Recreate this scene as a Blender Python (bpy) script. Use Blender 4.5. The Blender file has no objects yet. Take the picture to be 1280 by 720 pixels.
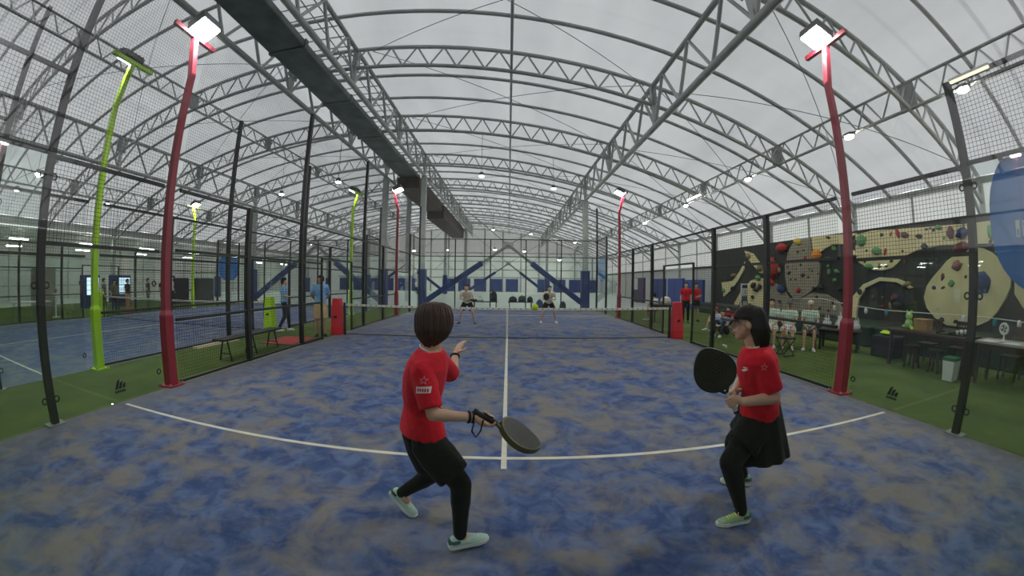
import bpy, bmesh, math, random
from mathutils import Vector as V, Matrix, Quaternion
random.seed(7)
scene = bpy.context.scene
COL = scene.collection
PI = math.pi

# ------------------------------------------------------------------ camera: action camera behind the court's end glass
cam_d = bpy.data.cameras.new('action_camera')
cam_d.type = 'PANO'
cam_d.panorama_type = 'FISHEYE_LENS_POLYNOMIAL'
cam_d.sensor_fit = 'HORIZONTAL'
cam_d.sensor_width = 12.8
cam_d.sensor_height = 7.2
cam_d.fisheye_fov = math.radians(200)
cam_d.fisheye_polynomial_k0 = 0.0
cam_d.fisheye_polynomial_k1 = -0.2241653
cam_d.fisheye_polynomial_k2 = 0.00078128
cam_d.fisheye_polynomial_k3 = 0.00088001
cam_d.fisheye_polynomial_k4 = -0.0000731987
cam_d.clip_start = 0.002
cam_d.clip_end = 300
cam = bpy.data.objects.new('action_camera', cam_d)
COL.objects.link(cam)
cr = V((0.99988216, -0.00986406, 0.01176302)); cu = V((-0.01158362, 0.01805078, 0.99976997)); cf = V((0.01007412, 0.99978841, -0.01793439))
cam.matrix_world = Matrix(((cr.x, cu.x, -cf.x, 0.0242), (cr.y, cu.y, -cf.y, -10.0121), (cr.z, cu.z, -cf.z, 1.6151), (0, 0, 0, 1)))
scene.camera = cam

# ------------------------------------------------------------------ sky outside the membrane roof, exposure
world = bpy.data.worlds.new('overcast_sky')
scene.world = world
world.use_nodes = True
bg = world.node_tree.nodes['Background']
bg.inputs['Color'].default_value = (1.0, 0.985, 1.0, 1)
bg.inputs['Strength'].default_value = 1.85
scene.view_settings.view_transform = 'Standard'
scene.view_settings.look = 'None'
scene.view_settings.exposure = 0.25
scene.view_settings.gamma = 1.0
scene.view_settings.use_curve_mapping = False
scene.cycles.transparent_max_bounces = 40
scene.cycles.max_bounces = 9
scene.cycles.diffuse_bounces = 5
scene.cycles.glossy_bounces = 4
scene.cycles.sample_clamp_indirect = 4.0

# ------------------------------------------------------------------ materials
def _nodes(name):
    m = bpy.data.materials.new(name); m.use_nodes = True
    nt = m.node_tree; b = nt.nodes['Principled BSDF']
    return m, nt, b
def N(nt, typ, **kw):
    n = nt.nodes.new(typ)
    for k, v in kw.items():
        if k in n.inputs.keys(): n.inputs[k].default_value = v
        else: setattr(n, k, v)
    return n
def ramp(nt, stops):
    r = nt.nodes.new('ShaderNodeValToRGB'); e = r.color_ramp.elements
    while len(e) > 1: e.remove(e[-1])
    e[0].position, e[0].color = stops[0][0], (*stops[0][1], 1)
    for p, c in stops[1:]:
        q = e.new(p); q.color = (*c, 1)
    return r
def S(r, g, b):      # sRGB 0-255 to linear
    f = lambda c: c/12.92 if c <= 0.04045 else ((c+0.055)/1.055)**2.4
    return tuple(f(x/255) for x in (r, g, b))
def mat(name, col, rough=0.6, metal=0.0, var=0.12, scale=6.0, bump=0.0, bscale=60.0, spec=0.5, coat=0.0, sheen=0.0, bdist=0.01):
    m, nt, b = _nodes(name)
    b.inputs['Roughness'].default_value = rough; b.inputs['Metallic'].default_value = metal
    b.inputs['Specular IOR Level'].default_value = spec
    b.inputs['Coat Weight'].default_value = coat
    b.inputs['Sheen Weight'].default_value = sheen
    tc = N(nt, 'ShaderNodeTexCoord')
    if var > 0:
        n = N(nt, 'ShaderNodeTexNoise', Scale=scale, Detail=4.0)
        nt.links.new(tc.outputs['Object'], n.inputs['Vector'])
        r = ramp(nt, [(0.3, tuple(c*(1-var) for c in col)), (0.7, tuple(min(1, c*(1+var)) for c in col))])
        nt.links.new(n.outputs['Fac'], r.inputs['Fac']); nt.links.new(r.outputs['Color'], b.inputs['Base Color'])
    else:
        b.inputs['Base Color'].default_value = (*col, 1)
    if bump > 0:
        n2 = N(nt, 'ShaderNodeTexNoise', Scale=bscale, Detail=3.0)
        nt.links.new(tc.outputs['Object'], n2.inputs['Vector'])
        bp = N(nt, 'ShaderNodeBump', Strength=bump, Distance=bdist)
        nt.links.new(n2.outputs['Fac'], bp.inputs['Height']); nt.links.new(bp.outputs['Normal'], b.inputs['Normal'])
    return m
def emit_mat(name, col, strength):
    m, nt, b = _nodes(name)
    b.inputs['Base Color'].default_value = (*col, 1)
    b.inputs['Emission Color'].default_value = (*col, 1); b.inputs['Emission Strength'].default_value = strength
    return m
def glass_mat(name, tint=(0.93, 0.97, 0.95), refl=1.0, haze=0.0):
    m, nt, b = _nodes(name); nt.nodes.remove(b)
    out = nt.nodes['Material Output']
    t = N(nt, 'ShaderNodeBsdfTransparent', Color=(*tint, 1)); g = N(nt, 'ShaderNodeBsdfGlossy', Color=(1, 1, 1, 1), Roughness=0.02)
    L = nt.links.new
    fr = N(nt, 'ShaderNodeLayerWeight', Blend=0.5)      # Facing is the same from both sides of the thin pane
    pw = N(nt, 'ShaderNodeMath', operation='POWER'); pw.inputs[1].default_value = 5.0; L(fr.outputs['Facing'], pw.inputs[0])
    mu = N(nt, 'ShaderNodeMath', operation='MULTIPLY_ADD'); mu.inputs[1].default_value = 0.95*refl; mu.inputs[2].default_value = 0.04*refl
    mx = N(nt, 'ShaderNodeMixShader')
    L(pw.outputs[0], mu.inputs[0]); L(mu.outputs[0], mx.inputs[0]); L(t.outputs[0], mx.inputs[1]); L(g.outputs[0], mx.inputs[2])
    last = mx
    if haze > 0:    # greasy film of finger marks and dust on the pane
        tc = N(nt, 'ShaderNodeTexCoord'); n = N(nt, 'ShaderNodeTexNoise', Scale=14.0, Detail=5.0)
        L(tc.outputs['Object'], n.inputs['Vector'])
        r = N(nt, 'ShaderNodeMapRange'); r.inputs[1].default_value = 0.4; r.inputs[2].default_value = 0.75; r.inputs[3].default_value = haze*0.25; r.inputs[4].default_value = haze
        d = N(nt, 'ShaderNodeBsdfDiffuse', Color=(0.7, 0.7, 0.68, 1)); mx2 = N(nt, 'ShaderNodeMixShader')
        L(n.outputs['Fac'], r.inputs[0]); L(r.outputs[0], mx2.inputs[0]); L(mx.outputs[0], mx2.inputs[1]); L(d.outputs[0], mx2.inputs[2]); last = mx2
    L(last.outputs[0], out.inputs['Surface'])
    return m

M = {}
def membrane():
    m, nt, b = _nodes('roof_membrane'); nt.nodes.remove(b); L = nt.links.new
    tc = N(nt, 'ShaderNodeTexCoord'); mp = N(nt, 'ShaderNodeMapping'); mp.inputs['Scale'].default_value = (0.5, 0.12, 0.5)
    n = N(nt, 'ShaderNodeTexNoise', Scale=1.2, Detail=5.0, Roughness=0.55)
    r = ramp(nt, [(0.3, (0.40, 0.40, 0.415)), (0.7, (0.50, 0.50, 0.515))])
    L(tc.outputs['Object'], mp.inputs[0]); L(mp.outputs[0], n.inputs['Vector']); L(n.outputs['Fac'], r.inputs['Fac'])
    t = N(nt, 'ShaderNodeBsdfTranslucent'); d = N(nt, 'ShaderNodeBsdfDiffuse'); mx = N(nt, 'ShaderNodeMixShader'); mx.inputs[0].default_value = 0.5
    L(r.outputs[0], t.inputs['Color']); L(r.outputs[0], d.inputs['Color'])
    L(t.outputs[0], mx.inputs[1]); L(d.outputs[0], mx.inputs[2]); L(mx.outputs[0], nt.nodes['Material Output'].inputs['Surface'])
    return m
M['membrane'] = membrane()
def court_turf(name, blue1, blue2, sand, amount):
    m, nt, b = _nodes(name); L = nt.links.new
    tc = N(nt, 'ShaderNodeTexCoord')
    n1 = N(nt, 'ShaderNodeTexNoise', Scale=2.1, Detail=7.0, Roughness=0.66, Distortion=0.5)
    n2 = N(nt, 'ShaderNodeTexNoise', Scale=4.6, Detail=6.0, Roughness=0.65, Distortion=0.7)
    n3 = N(nt, 'ShaderNodeTexNoise', Scale=0.35, Detail=2.0)
    for n in (n1, n2, n3): L(tc.outputs['Object'], n.inputs['Vector'])
    r1 = ramp(nt, [(0.38, blue1), (0.62, blue2)])
    L(n2.outputs['Fac'], r1.inputs['Fac'])
    ad = N(nt, 'ShaderNodeMath', operation='MULTIPLY_ADD'); ad.inputs[1].default_value = 0.75; L(n1.outputs['Fac'], ad.inputs[0])
    mu = N(nt, 'ShaderNodeMath', operation='MULTIPLY'); mu.inputs[1].default_value = 0.25; L(n3.outputs['Fac'], mu.inputs[0]); L(mu.outputs[0], ad.inputs[2])
    mr = N(nt, 'ShaderNodeMapRange'); mr.inputs[1].default_value = 0.50 - amount*0.1; mr.inputs[2].default_value = 0.62 - amount*0.06; mr.inputs[4].default_value = 0.72
    L(ad.outputs[0], mr.inputs[0])
    # sand drifts along the two long edges of the carpet
    sp = N(nt, 'ShaderNodeSeparateXYZ'); L(tc.outputs['Object'], sp.inputs[0])
    ab = N(nt, 'ShaderNodeMath', operation='ABSOLUTE'); L(sp.outputs['X'], ab.inputs[0])
    me = N(nt, 'ShaderNodeMapRange'); me.inputs[1].default_value = 3.9; me.inputs[2].default_value = 5.0; me.inputs[4].default_value = 0.55; L(ab.outputs[0], me.inputs[0])
    mxx = N(nt, 'ShaderNodeMath', operation='MAXIMUM'); L(mr.outputs[0], mxx.inputs[0]); L(me.outputs[0], mxx.inputs[1])
    mix = N(nt, 'ShaderNodeMixRGB'); mix.inputs[2].default_value = (*sand, 1)
    L(mxx.outputs[0], mix.inputs[0]); L(r1.outputs[0], mix.inputs[1]); L(mix.outputs[0], b.inputs['Base Color'])
    b.inputs['Roughness'].default_value = 0.9; b.inputs['Specular IOR Level'].default_value = 0.15
    nb = N(nt, 'ShaderNodeTexNoise', Scale=180.0, Detail=2.0); L(tc.outputs['Object'], nb.inputs['Vector'])
    bp = N(nt, 'ShaderNodeBump', Strength=0.35, Distance=0.01); L(nb.outputs['Fac'], bp.inputs['Height']); L(bp.outputs[0], b.inputs['Normal'])
    return m
M['court'] = court_turf('blue_sanded_turf', S(56, 74, 118), S(94, 110, 148), S(138, 129, 112), 0.6)
M['court2'] = court_turf('blue_turf_second_court', S(70, 86, 126), S(98, 112, 146), S(136, 136, 138), 0.3)
def turf():
    m = mat('green_turf', S(84, 100, 52), rough=0.95, var=0.22, scale=1.2, bump=0.5, bscale=220, spec=0.1)
    return m
M['turf'] = turf()
M['pale_floor'] = mat('pale_sports_floor', S(196, 204, 198), rough=0.45, var=0.06, scale=0.4)
M['line'] = mat('white_line_turf', S(208, 204, 188), rough=0.9, var=0.12, scale=5, bump=0.3, bscale=150, spec=0.1)
M['steel'] = mat('galvanised_steel', S(168, 170, 168), rough=0.5, metal=0.25, var=0.14, scale=3.0)
M['steel_dark'] = mat('galvanised_steel_weathered', S(134, 138, 136), rough=0.55, metal=0.25, var=0.16, scale=3.0)
M['cable'] = mat('steel_cable', S(90, 92, 94), rough=0.5, metal=0.5, var=0)
M['duct'] = mat('dark_duct_wrap', S(112, 118, 116), rough=0.7, var=0.3, scale=1.6, bump=0.25, bscale=8)
M['duct_end'] = mat('brown_duct_wrap', S(84, 74, 72), rough=0.8, var=0.3, scale=2.0)
M['wallwhite'] = mat('white_cladding', S(206, 208, 204), rough=0.6, var=0.07, scale=0.7)
def clerestory(name, tr):
    m, nt, b = _nodes(name); nt.nodes.remove(b); L = nt.links.new
    t = N(nt, 'ShaderNodeBsdfTranslucent', Color=(tr, tr, tr*0.985, 1)); d = N(nt, 'ShaderNodeBsdfDiffuse', Color=(0.75, 0.75, 0.74, 1)); mx = N(nt, 'ShaderNodeMixShader')
    mx.inputs[0].default_value = 0.40
    L(t.outputs[0], mx.inputs[1]); L(d.outputs[0], mx.inputs[2]); L(mx.outputs[0], nt.nodes['Material Output'].inputs['Surface'])
    return m
M['clerestory'] = clerestory('clerestory_sheet', 0.76); M['gable_sheet'] = clerestory('gable_sheet', 0.50)
M['bluepad'] = mat('blue_vinyl_pad', S(34, 52, 112), rough=0.45, var=0.12, scale=1.5)
M['black'] = mat('black_powder_coat', S(24, 27, 28), rough=0.45, var=0.15, scale=8)
M['wire'] = mat('black_welded_wire', S(26, 29, 30), rough=0.55, var=0)
M['netting'] = mat('grey_ball_netting', S(52, 56, 56), rough=0.8, var=0)
M['redpole'] = mat('red_lamp_pole_paint', S(150, 38, 56), rough=0.4, var=0.12, scale=3)
M['yellowpole'] = mat('lime_lamp_pole_paint', S(176, 222, 30), rough=0.4, var=0.08, scale=3)
M['glass'] = glass_mat('court_glass')
M['glass_near'] = glass_mat('smeared_end_glass', tint=(0.95, 0.98, 0.965), refl=0.40, haze=0.012)
M['chrome'] = mat('bright_bolt_metal', S(170, 172, 172), rough=0.3, metal=0.9, var=0)
M['flood'] = emit_mat('floodlight_panel', (1.0, 0.98, 0.94), 230.0)
M['highbay'] = emit_mat('high_bay_lens', (1.0, 0.95, 0.84), 150.0)
M['strip'] = emit_mat('led_strip_tube', (1.0, 0.99, 0.95), 45.0)
M['lampbody'] = mat('grey_lamp_housing', S(86, 88, 88), rough=0.4, metal=0.4, var=0)
M['white'] = mat('white_plastic', S(224, 224, 220), rough=0.5, var=0.05)
M['redpad'] = mat('red_net_post_pad', S(206, 30, 48), rough=0.5, var=0.08)
M['limepad'] = mat('lime_net_post_pad', S(186, 236, 28), rough=0.5, var=0.08)
M['nettape'] = mat('white_net_tape', S(214, 212, 202), rough=0.8, var=0.05)
M['netcord'] = mat('black_net_cord', S(26, 28, 30), rough=0.8, var=0)

# ------------------------------------------------------------------ helpers
class MB:
    """collects shapes, builds ONE mesh object"""
    def __init__(s): s.v = []; s.f = []; s.sm = []
    def add(s, verts, faces, smooth=False):
        o = len(s.v); s.v += [tuple(p) for p in verts]
        for f in faces: s.f.append(tuple(i+o for i in f)); s.sm.append(smooth)
        return s
    def box(s, lo, hi):
        x0, y0, z0 = lo; x1, y1, z1 = hi
        return s.add([(x0,y0,z0),(x1,y0,z0),(x1,y1,z0),(x0,y1,z0),(x0,y0,z1),(x1,y0,z1),(x1,y1,z1),(x0,y1,z1)],
                     [(0,3,2,1),(4,5,6,7),(0,1,5,4),(1,2,6,5),(2,3,7,6),(3,0,4,7)])
    def cbox(s, c, d): return s.box([c[i]-d[i]/2 for i in range(3)], [c[i]+d[i]/2 for i in range(3)])
    def bar(s, a, b, w, h=None, up=(0,0,1)):
        """rectangular bar from a to b"""
        a, b = V(a), V(b); h = h or w; d = (b-a).normalized(); u = V(up)
        if abs(d.dot(u)) > 0.98: u = V((0,1,0))
        sx = d.cross(u).normalized()*w/2; uy = sx.cross(d).normalized()*h/2
        vs = [a-sx-uy, a+sx-uy, a+sx+uy, a-sx+uy, b-sx-uy, b+sx-uy, b+sx+uy, b-sx+uy]
        return s.add(vs, [(3,2,1,0),(4,5,6,7),(0,1,5,4),(1,2,6,5),(2,3,7,6),(3,0,4,7)])
    def tube(s, pts, r, n=8, cap=True, smooth=True):
        pts = [V(p) for p in pts]; rs = r if isinstance(r, (list, tuple)) else [r]*len(pts)
        rings = []; prev = None
        for i, p in enumerate(pts):
            d = (pts[min(i+1, len(pts)-1)]-pts[max(i-1, 0)]).normalized()
            if prev is None:
                u = V((0,0,1)) if abs(d.z) < 0.9 else V((1,0,0))
                e1 = d.cross(u).normalized()
            else:
                e1 = (prev - d*prev.dot(d)).normalized()
            prev = e1; e2 = d.cross(e1)
            rings.append([p+(e1*math.cos(2*PI*k/n)+e2*math.sin(2*PI*k/n))*rs[i] for k in range(n)])
        vs = [q for ring in rings for q in ring]; fs = []
        for i in range(len(pts)-1):
            for k in range(n):
                fs.append((i*n+k, i*n+(k+1)%n, (i+1)*n+(k+1)%n, (i+1)*n+k))
        s.add(vs, fs, smooth)
        if cap:
            s.add(rings[0], [tuple(reversed(range(n)))]); s.add(rings[-1], [tuple(range(n))])
        return s
    def loft(s, rings, smooth=True, cap=True):
        n = len(rings[0]); vs = [q for r in rings for q in r]; fs = []
        for i in range(len(rings)-1):
            for k in range(n): fs.append((i*n+k, i*n+(k+1)%n, (i+1)*n+(k+1)%n, (i+1)*n+k))
        if cap: fs += [tuple(reversed(range(n))), tuple(range((len(rings)-1)*n, len(rings)*n))]
        return s.add(vs, fs, smooth)
    def lathe(s, prof, c=(0,0,0), n=16, smooth=True):
        """profile [(r,z)] around z through c"""
        c = V(c)
        return s.loft([[c+V((max(r,1e-4)*math.cos(2*PI*k/n), max(r,1e-4)*math.sin(2*PI*k/n), z)) for k in range(n)] for r, z in prof], smooth)
    def ell(s, c, rad, rot=None, nu=12, nv=8):
        c = V(c); R = rot.to_matrix() if rot else Matrix.Identity(3); rings = []
        for i in range(nv+1):
            t = -PI/2 + PI*i/nv; t = max(-PI/2+0.06, min(PI/2-0.06, t))
            rings.append([c + R @ V((rad[0]*math.cos(t)*math.cos(2*PI*k/nu), rad[1]*math.cos(t)*math.sin(2*PI*k/nu), rad[2]*math.sin(t))) for k in range(nu)])
        return s.loft(rings)
    def prism(s, poly, lo, hi, f):
        """poly of 2d points extruded between lo and hi; f(a,b,t)->xyz"""
        n = len(poly)
        vs = [f(a, b, lo) for a, b in poly]+[f(a, b, hi) for a, b in poly]
        fs = [tuple(reversed(range(n))), tuple(range(n, 2*n))]+[(i, (i+1)%n, n+(i+1)%n, n+i) for i in range(n)]
        return s.add(vs, fs)
    def mesh(s, name='m'):
        me = bpy.data.meshes.new(name); me.from_pydata(s.v, [], s.f)
        me.polygons.foreach_set('use_smooth', s.sm); me.update()
        bm = bmesh.new(); bm.from_mesh(me); bmesh.ops.recalc_face_normals(bm, faces=bm.faces); bm.to_mesh(me); bm.free()
        return me
    def build(s, name, m, parent=None, bevel=0.0, **tags):
        me = s.mesh(name); me.materials.append(M[m] if isinstance(m, str) else m)
        return link(name, me, parent, bevel=bevel, **tags)
def link(name, me, parent=None, loc=None, rot=None, scale=None, bevel=0.0, **tags):
    o = bpy.data.objects.new(name, me); COL.objects.link(o)
    if parent: o.parent = parent
    if loc is not None: o.location = loc
    if rot is not None: o.rotation_euler = rot
    if scale is not None: o.scale = scale
    if bevel: 
        md = o.modifiers.new('soft_edges', 'BEVEL'); md.width = bevel; md.segments = 2; md.limit_method = 'ANGLE'
    return tag(o, **tags)
def tag(o, label=None, cat=None, group=None, kind=None):
    if label: o['label'] = label
    if cat: o['category'] = cat
    if group: o['group'] = group
    if kind: o['kind'] = kind
    return o
def thing(name, label, cat, loc=(0,0,0), rz=0.0, group=None, kind=None):
    o = bpy.data.objects.new(name, None); COL.objects.link(o); o.location = loc; o.rotation_euler = (0,0,rz); o.empty_display_size = 0.2
    return tag(o, label, cat, group, kind)
def dup(root, loc=None, rz=None, label=None, group=None):
    def cp(o, parent):
        c = o.copy(); COL.objects.link(c); c.parent = parent
        for ch in o.children: cp(ch, c)
        return c
    kids = list(root.children)
    r = root.copy(); COL.objects.link(r)
    for ch in kids: cp(ch, r)
    if loc is not None: r.location = loc
    if rz is not None: r.rotation_euler = (0,0,rz)
    if label: r['label'] = label
    if group: r['group'] = group
    return r
def bezier(p0, p1, p2, n=8):
    return [V(p0)*(1-t)**2+V(p1)*2*t*(1-t)+V(p2)*t*t for t in [i/n for i in range(n+1)]]
# ================================================================== THE HALL
XC, ZC, RR = -6.63, -37.45, 47.37          # roof arch: circle in every cross-section
def roof_z(x): return ZC + math.sqrt(RR*RR-(x-XC)**2)
XR, XL = 14.4, -27.6                        # eaves
Y0, Y1 = -22.0, 45.2                        # gable walls
TR = [-16.25+5.75*i for i in range(11)]     # arch trusses: -16.25 ... 41.25
# ---- floors
floor = MB().box((XL-11, Y0, -0.30), (XR+0.5, Y1, -0.05)).build('floor', 'pale_floor', label='pale smooth sports floor running to the distant end wall', cat='floor', kind='structure')
g = MB().box((-29, -21.5, -0.05), (XR, 11.6, -0.004)).build('floor_turf', 'turf', label='green artificial turf around and between the courts', cat='turf', kind='structure')
def court_floor(name, cx, x0, x1, y0, y1, m, label):
    t = MB().box((x0-cx, y0, -0.05), (x1-cx, y1, 0.0)).build(name, m, label=label, cat='court floor', kind='structure')
    t.location.x = cx
    for k, (a, b) in enumerate([((-4.92, -6.975, 0), (4.92, -6.925, 0.0035)), ((-4.92, 6.925, 0), (4.92, 6.975, 0.0035)), ((-0.025, -7.15, 0), (0.025, 7.15, 0.005))]):
        MB().box(a, b).build('court_line', 'line', t)
    return t
court_floor('floor_court', 0.0, -5.06, 5.06, -10.2, 10.2, 'court', 'blue padel court carpet with scattered sand and white service lines')
court_floor('floor_second_court', -12.5, -17.6, -7.45, -10.2, 10.2, 'court2', 'blue carpet of the second court beyond the lime lamp poles')
# ---- membrane roof, one fabric strip between neighbouring arches
ceiling = thing('ceiling', 'grey translucent membrane stretched over the steel arches', 'ceiling', kind='structure')
xs = [XL + (XR-XL)*i/56 for i in range(57)]
pitch = 5.75/3
ya = Y0
edges = [Y0]+[TR[0]+pitch*i for i in range(-2, 32) if Y0 < TR[0]+pitch*i < Y1]+[Y1]
for a, b in zip(edges, edges[1:]):
    mb = MB(); sag = 0.05
    rows = [[(x, a+(b-a)*t, roof_z(x)+0.10+sag*(4*t*(1-t))) for x in xs] for t in (0, 0.5, 1)]
    vs = [p for r in rows for p in r]; n = len(xs)
    mb.add(vs, [(r*n+i, r*n+i+1, (r+1)*n+i+1, (r+1)*n+i) for r in range(2) for i in range(n-1)], True)
    mb.build('membrane_strip', 'membrane', ceiling)
# ---- arch trusses
def arch_pts(off, x0=XL, x1=XR, n=42): return [V((x0+(x1-x0)*i/n, 0, roof_z(x0+(x1-x0)*i/n)-off)) for i in range(n+1)]
unit_rod = MB().tube([(0,0,0),(0,0,1)], 1.0, 6, cap=False).mesh('rod'); 
unit_rods = {}
def rod(a, b, r, m, parent, name):
    key = (m,)
    if key not in unit_rods:
        me = unit_rod.copy(); me.materials.append(M[m]); unit_rods[key] = me
    a, b = V(a), V(b); d = b-a
    o = bpy.data.objects.new(name, unit_rods[key]); COL.objects.link(o); o.parent = parent
    o.matrix_local = Matrix.Translation(a) @ d.to_track_quat('Z', 'Y').to_matrix().to_4x4() @ Matrix.Diagonal((r, r, d.length, 1))
    return o
top = MB()
chord_t = MB().tube(arch_pts(0.0), 0.075, 8).mesh('top_chord'); chord_t.materials.append(M['steel'])
chord_b = MB().tube(arch_pts(0.78), 0.07, 8).mesh('bottom_chord'); chord_b.materials.append(M['steel'])
NW = 44
webs = []
for i in range(NW):
    xa = XL+(XR-XL)*(i+0.0)/NW; xb = XL+(XR-XL)*(i+0.5)/NW; xc = XL+(XR-XL)*(i+1)/NW
    webs += [((xa,0,roof_z(xa)-0.78), (xb,0,roof_z(xb))), ((xb,0,roof_z(xb)), (xc,0,roof_z(xc)-0.78))]
wj = MB()
for a, b in webs: wj.tube([a, b], 0.034, 5, cap=False)
webjoin = wj.mesh('web'); webjoin.materials.append(M['steel'])
for i, y in enumerate(TR):
    t = thing('arch_truss', 'grey steel arch truss with zigzag web spanning the hall under the membrane', 'roof truss', (0, y, 0), group='arch trusses under the roof', kind='structure')
    link('top_chord', chord_t, t); link('bottom_chord', chord_b, t)
    if y in (TR[2], TR[3], TR[4], TR[5]):
        for a, b in webs: rod(a, b, 0.034, 'steel', t, 'web_member')
    else: link('web', webjoin, t, kind='stuff')
# ---- single arch tubes between the trusses
tube_arch = MB().tube(arch_pts(0.0), 0.068, 8).mesh('arch_tube'); tube_arch.materials.append(M['steel'])
for y in edges[1:-1]:
    if min(abs(y-t) for t in TR) > 0.3:
        o = link('arch_tube', tube_arch, None, (0, y, 0), label='single grey arch tube between two arch trusses', cat='roof tube', group='single arch tubes of the roof', kind='structure')
# ---- deep longitudinal trusses
def long_truss(x, depth, label, r=0.10, y0=-21.5, y1=44.5, bay=5.75, near_parts=True, gusset=True, flat=False):
    t = thing('roof_truss', label, 'roof truss', (x, 0, 0), kind='structure')
    zt = roof_z(x)-0.06; zb = zt-depth
    MB().tube([(0, y0, zt), (0, y1, zt)], r*0.85, 8).build('top_chord', 'steel', t)
    MB().tube([(0, y0, zb), (0, y1, zb)], r, 8).build('bottom_chord', 'steel', t)
    js = MB()
    for y in TR:
        near = near_parts and -12 < y < 20
        sub = [y+bay*k/3 for k in range(3)]
        segs = []
        if flat:
            for k in range(6):
                ya, yb, yc = y+bay*k/6, y+bay*(k+0.5)/6, y+bay*(k+1)/6
                segs += [((0,ya,zb),(0,yb,zt)), ((0,yb,zt),(0,yc,zb))]
        else:
            segs += [((0,y,zb),(0,y+0.9,zt)), ((0,y+1.9,zb),(0,y+0.9,zt)), ((0,y+1.9,zb),(0,y+2.9,zt)), ((0,y+3.85,zb),(0,y+2.9,zt)), ((0,y+3.85,zb),(0,y+4.8,zt)), ((0,y+5.75,zb),(0,y+4.8,zt))]
        for a, b in segs:
            if b[1] > y1 or a[1] > y1: continue
            if near: rod(a, b, 0.03 if flat else 0.055, 'steel', t, 'web_member')
            else: js.tube([a, b], 0.03 if flat else 0.055, 5, cap=False)
        if gusset:
            MB().box((-0.02, y-0.28, zt-0.75 if not flat else zb-0.05), (0.02, y+0.28, zt+0.02)).build('gusset_plate', 'steel_dark', t)
            if not flat: MB().cbox((0, y, (zt+zb)/2), (0.14, 0.16, depth)).build('hanger_post', 'steel', t)
    if js.v: js.build('web', 'steel', t, kind='stuff')
    return t
long_truss(4.9, 1.52, 'deep grey steel truss running lengthwise above the climbing wall side of the court')
long_truss(-5.5, 1.42, 'deep lengthwise steel truss at the crown beside the duct on the red pole side')
long_truss(-8.1, 1.42, 'deep lengthwise steel truss at the crown beside the duct on the lime pole side')
long_truss(-18.45, 1.52, 'deep lengthwise steel truss above the far edge of the second court')
long_truss(10.0, 0.72, 'shallow lengthwise steel truss with small lamps near the climbing wall', r=0.05, flat=True)
long_truss(-13.3, 0.62, 'shallow lengthwise steel truss above the middle of the second court', r=0.05, flat=True)
long_truss(0.03, 0.62, 'shallow lengthwise steel truss above the middle of the main court', r=0.045, flat=True, near_parts=True, gusset=False)
long_truss(-23.2, 0.72, 'shallow lengthwise steel truss near the eaves beyond the second court', r=0.05, flat=True, near_parts=False)
# ---- cross-bracing cables below the membrane
k = 0
for (xa, xb) in ((-4.9, 4.6), (5.2, 13.8), (-17.6, -8.6), (-27, -19)):
    for j in range(2, 8):
        y = TR[j]
        for (p, q) in ((xa, xb), (xb, xa)):
            n = 10
            pts = [V((p+(q-p)*i/n, y+5.75*i/n, roof_z(p+(q-p)*i/n)-0.12-0.5*math.sin(PI*i/n)*0.25)) for i in range(n+1)]
            MB().tube(pts, 0.012, 5).build('bracing_cable', 'cable', label='thin diagonal bracing cable stretched under the roof membrane', cat='cable', group='bracing cables under the roof', kind='structure')
# ---- crown grating between the two crown trusses and the dark duct
gr = thing('roof_grating', 'light grating of thin bars between the two crown trusses', 'grating', kind='structure')
zt = roof_z(-6.8)
for x in (-7.9, -7.45, -7.0, -6.55, -6.1, -5.7): MB().bar((x, Y0+1, zt-0.2), (x, 44, zt-0.2), 0.03).build('bar', 'steel', gr)
jb = MB()
for i in range(110):
    y = Y0+1.5+i*0.58
    if y < 44: jb.bar((-8.1, y, zt-0.24), (-5.5, y, zt-0.24), 0.03)
jb.build('cross_bars', 'steel', gr, kind='stuff')
du = thing('air_duct', 'long dark grey wrapped duct hanging between the crown trusses', 'duct')
zd = 1.6151
y = -20.0; k = 0
while y < 37:
    w = 0.64 if k % 2 == 0 else 0.60; L_ = 3.6
    MB().box((-6.82-w, y, zt-1.32), (-6.82+w, min(y+L_, 38), zt-1.06)).build('duct_section', 'duct' if y < 22 else 'duct_end', du, bevel=0.05)
    MB().box((-6.82-w-0.03, y+L_, zt-1.35), (-6.82+w+0.03, y+L_+0.16, zt-1.03)).build('flange', 'duct' if y < 22 else 'duct_end', du)
    y += L_+0.16; k += 1
for (y0, y1, z0) in ((13.2, 21.5, zt-2.1), (22.5, 37.5, zt-2.6)):
    MB().box((-7.6, y0, z0), (-6.0, y1, zt-1.32)).build('lower_box', 'duct_end', du, bevel=0.06)
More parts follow.
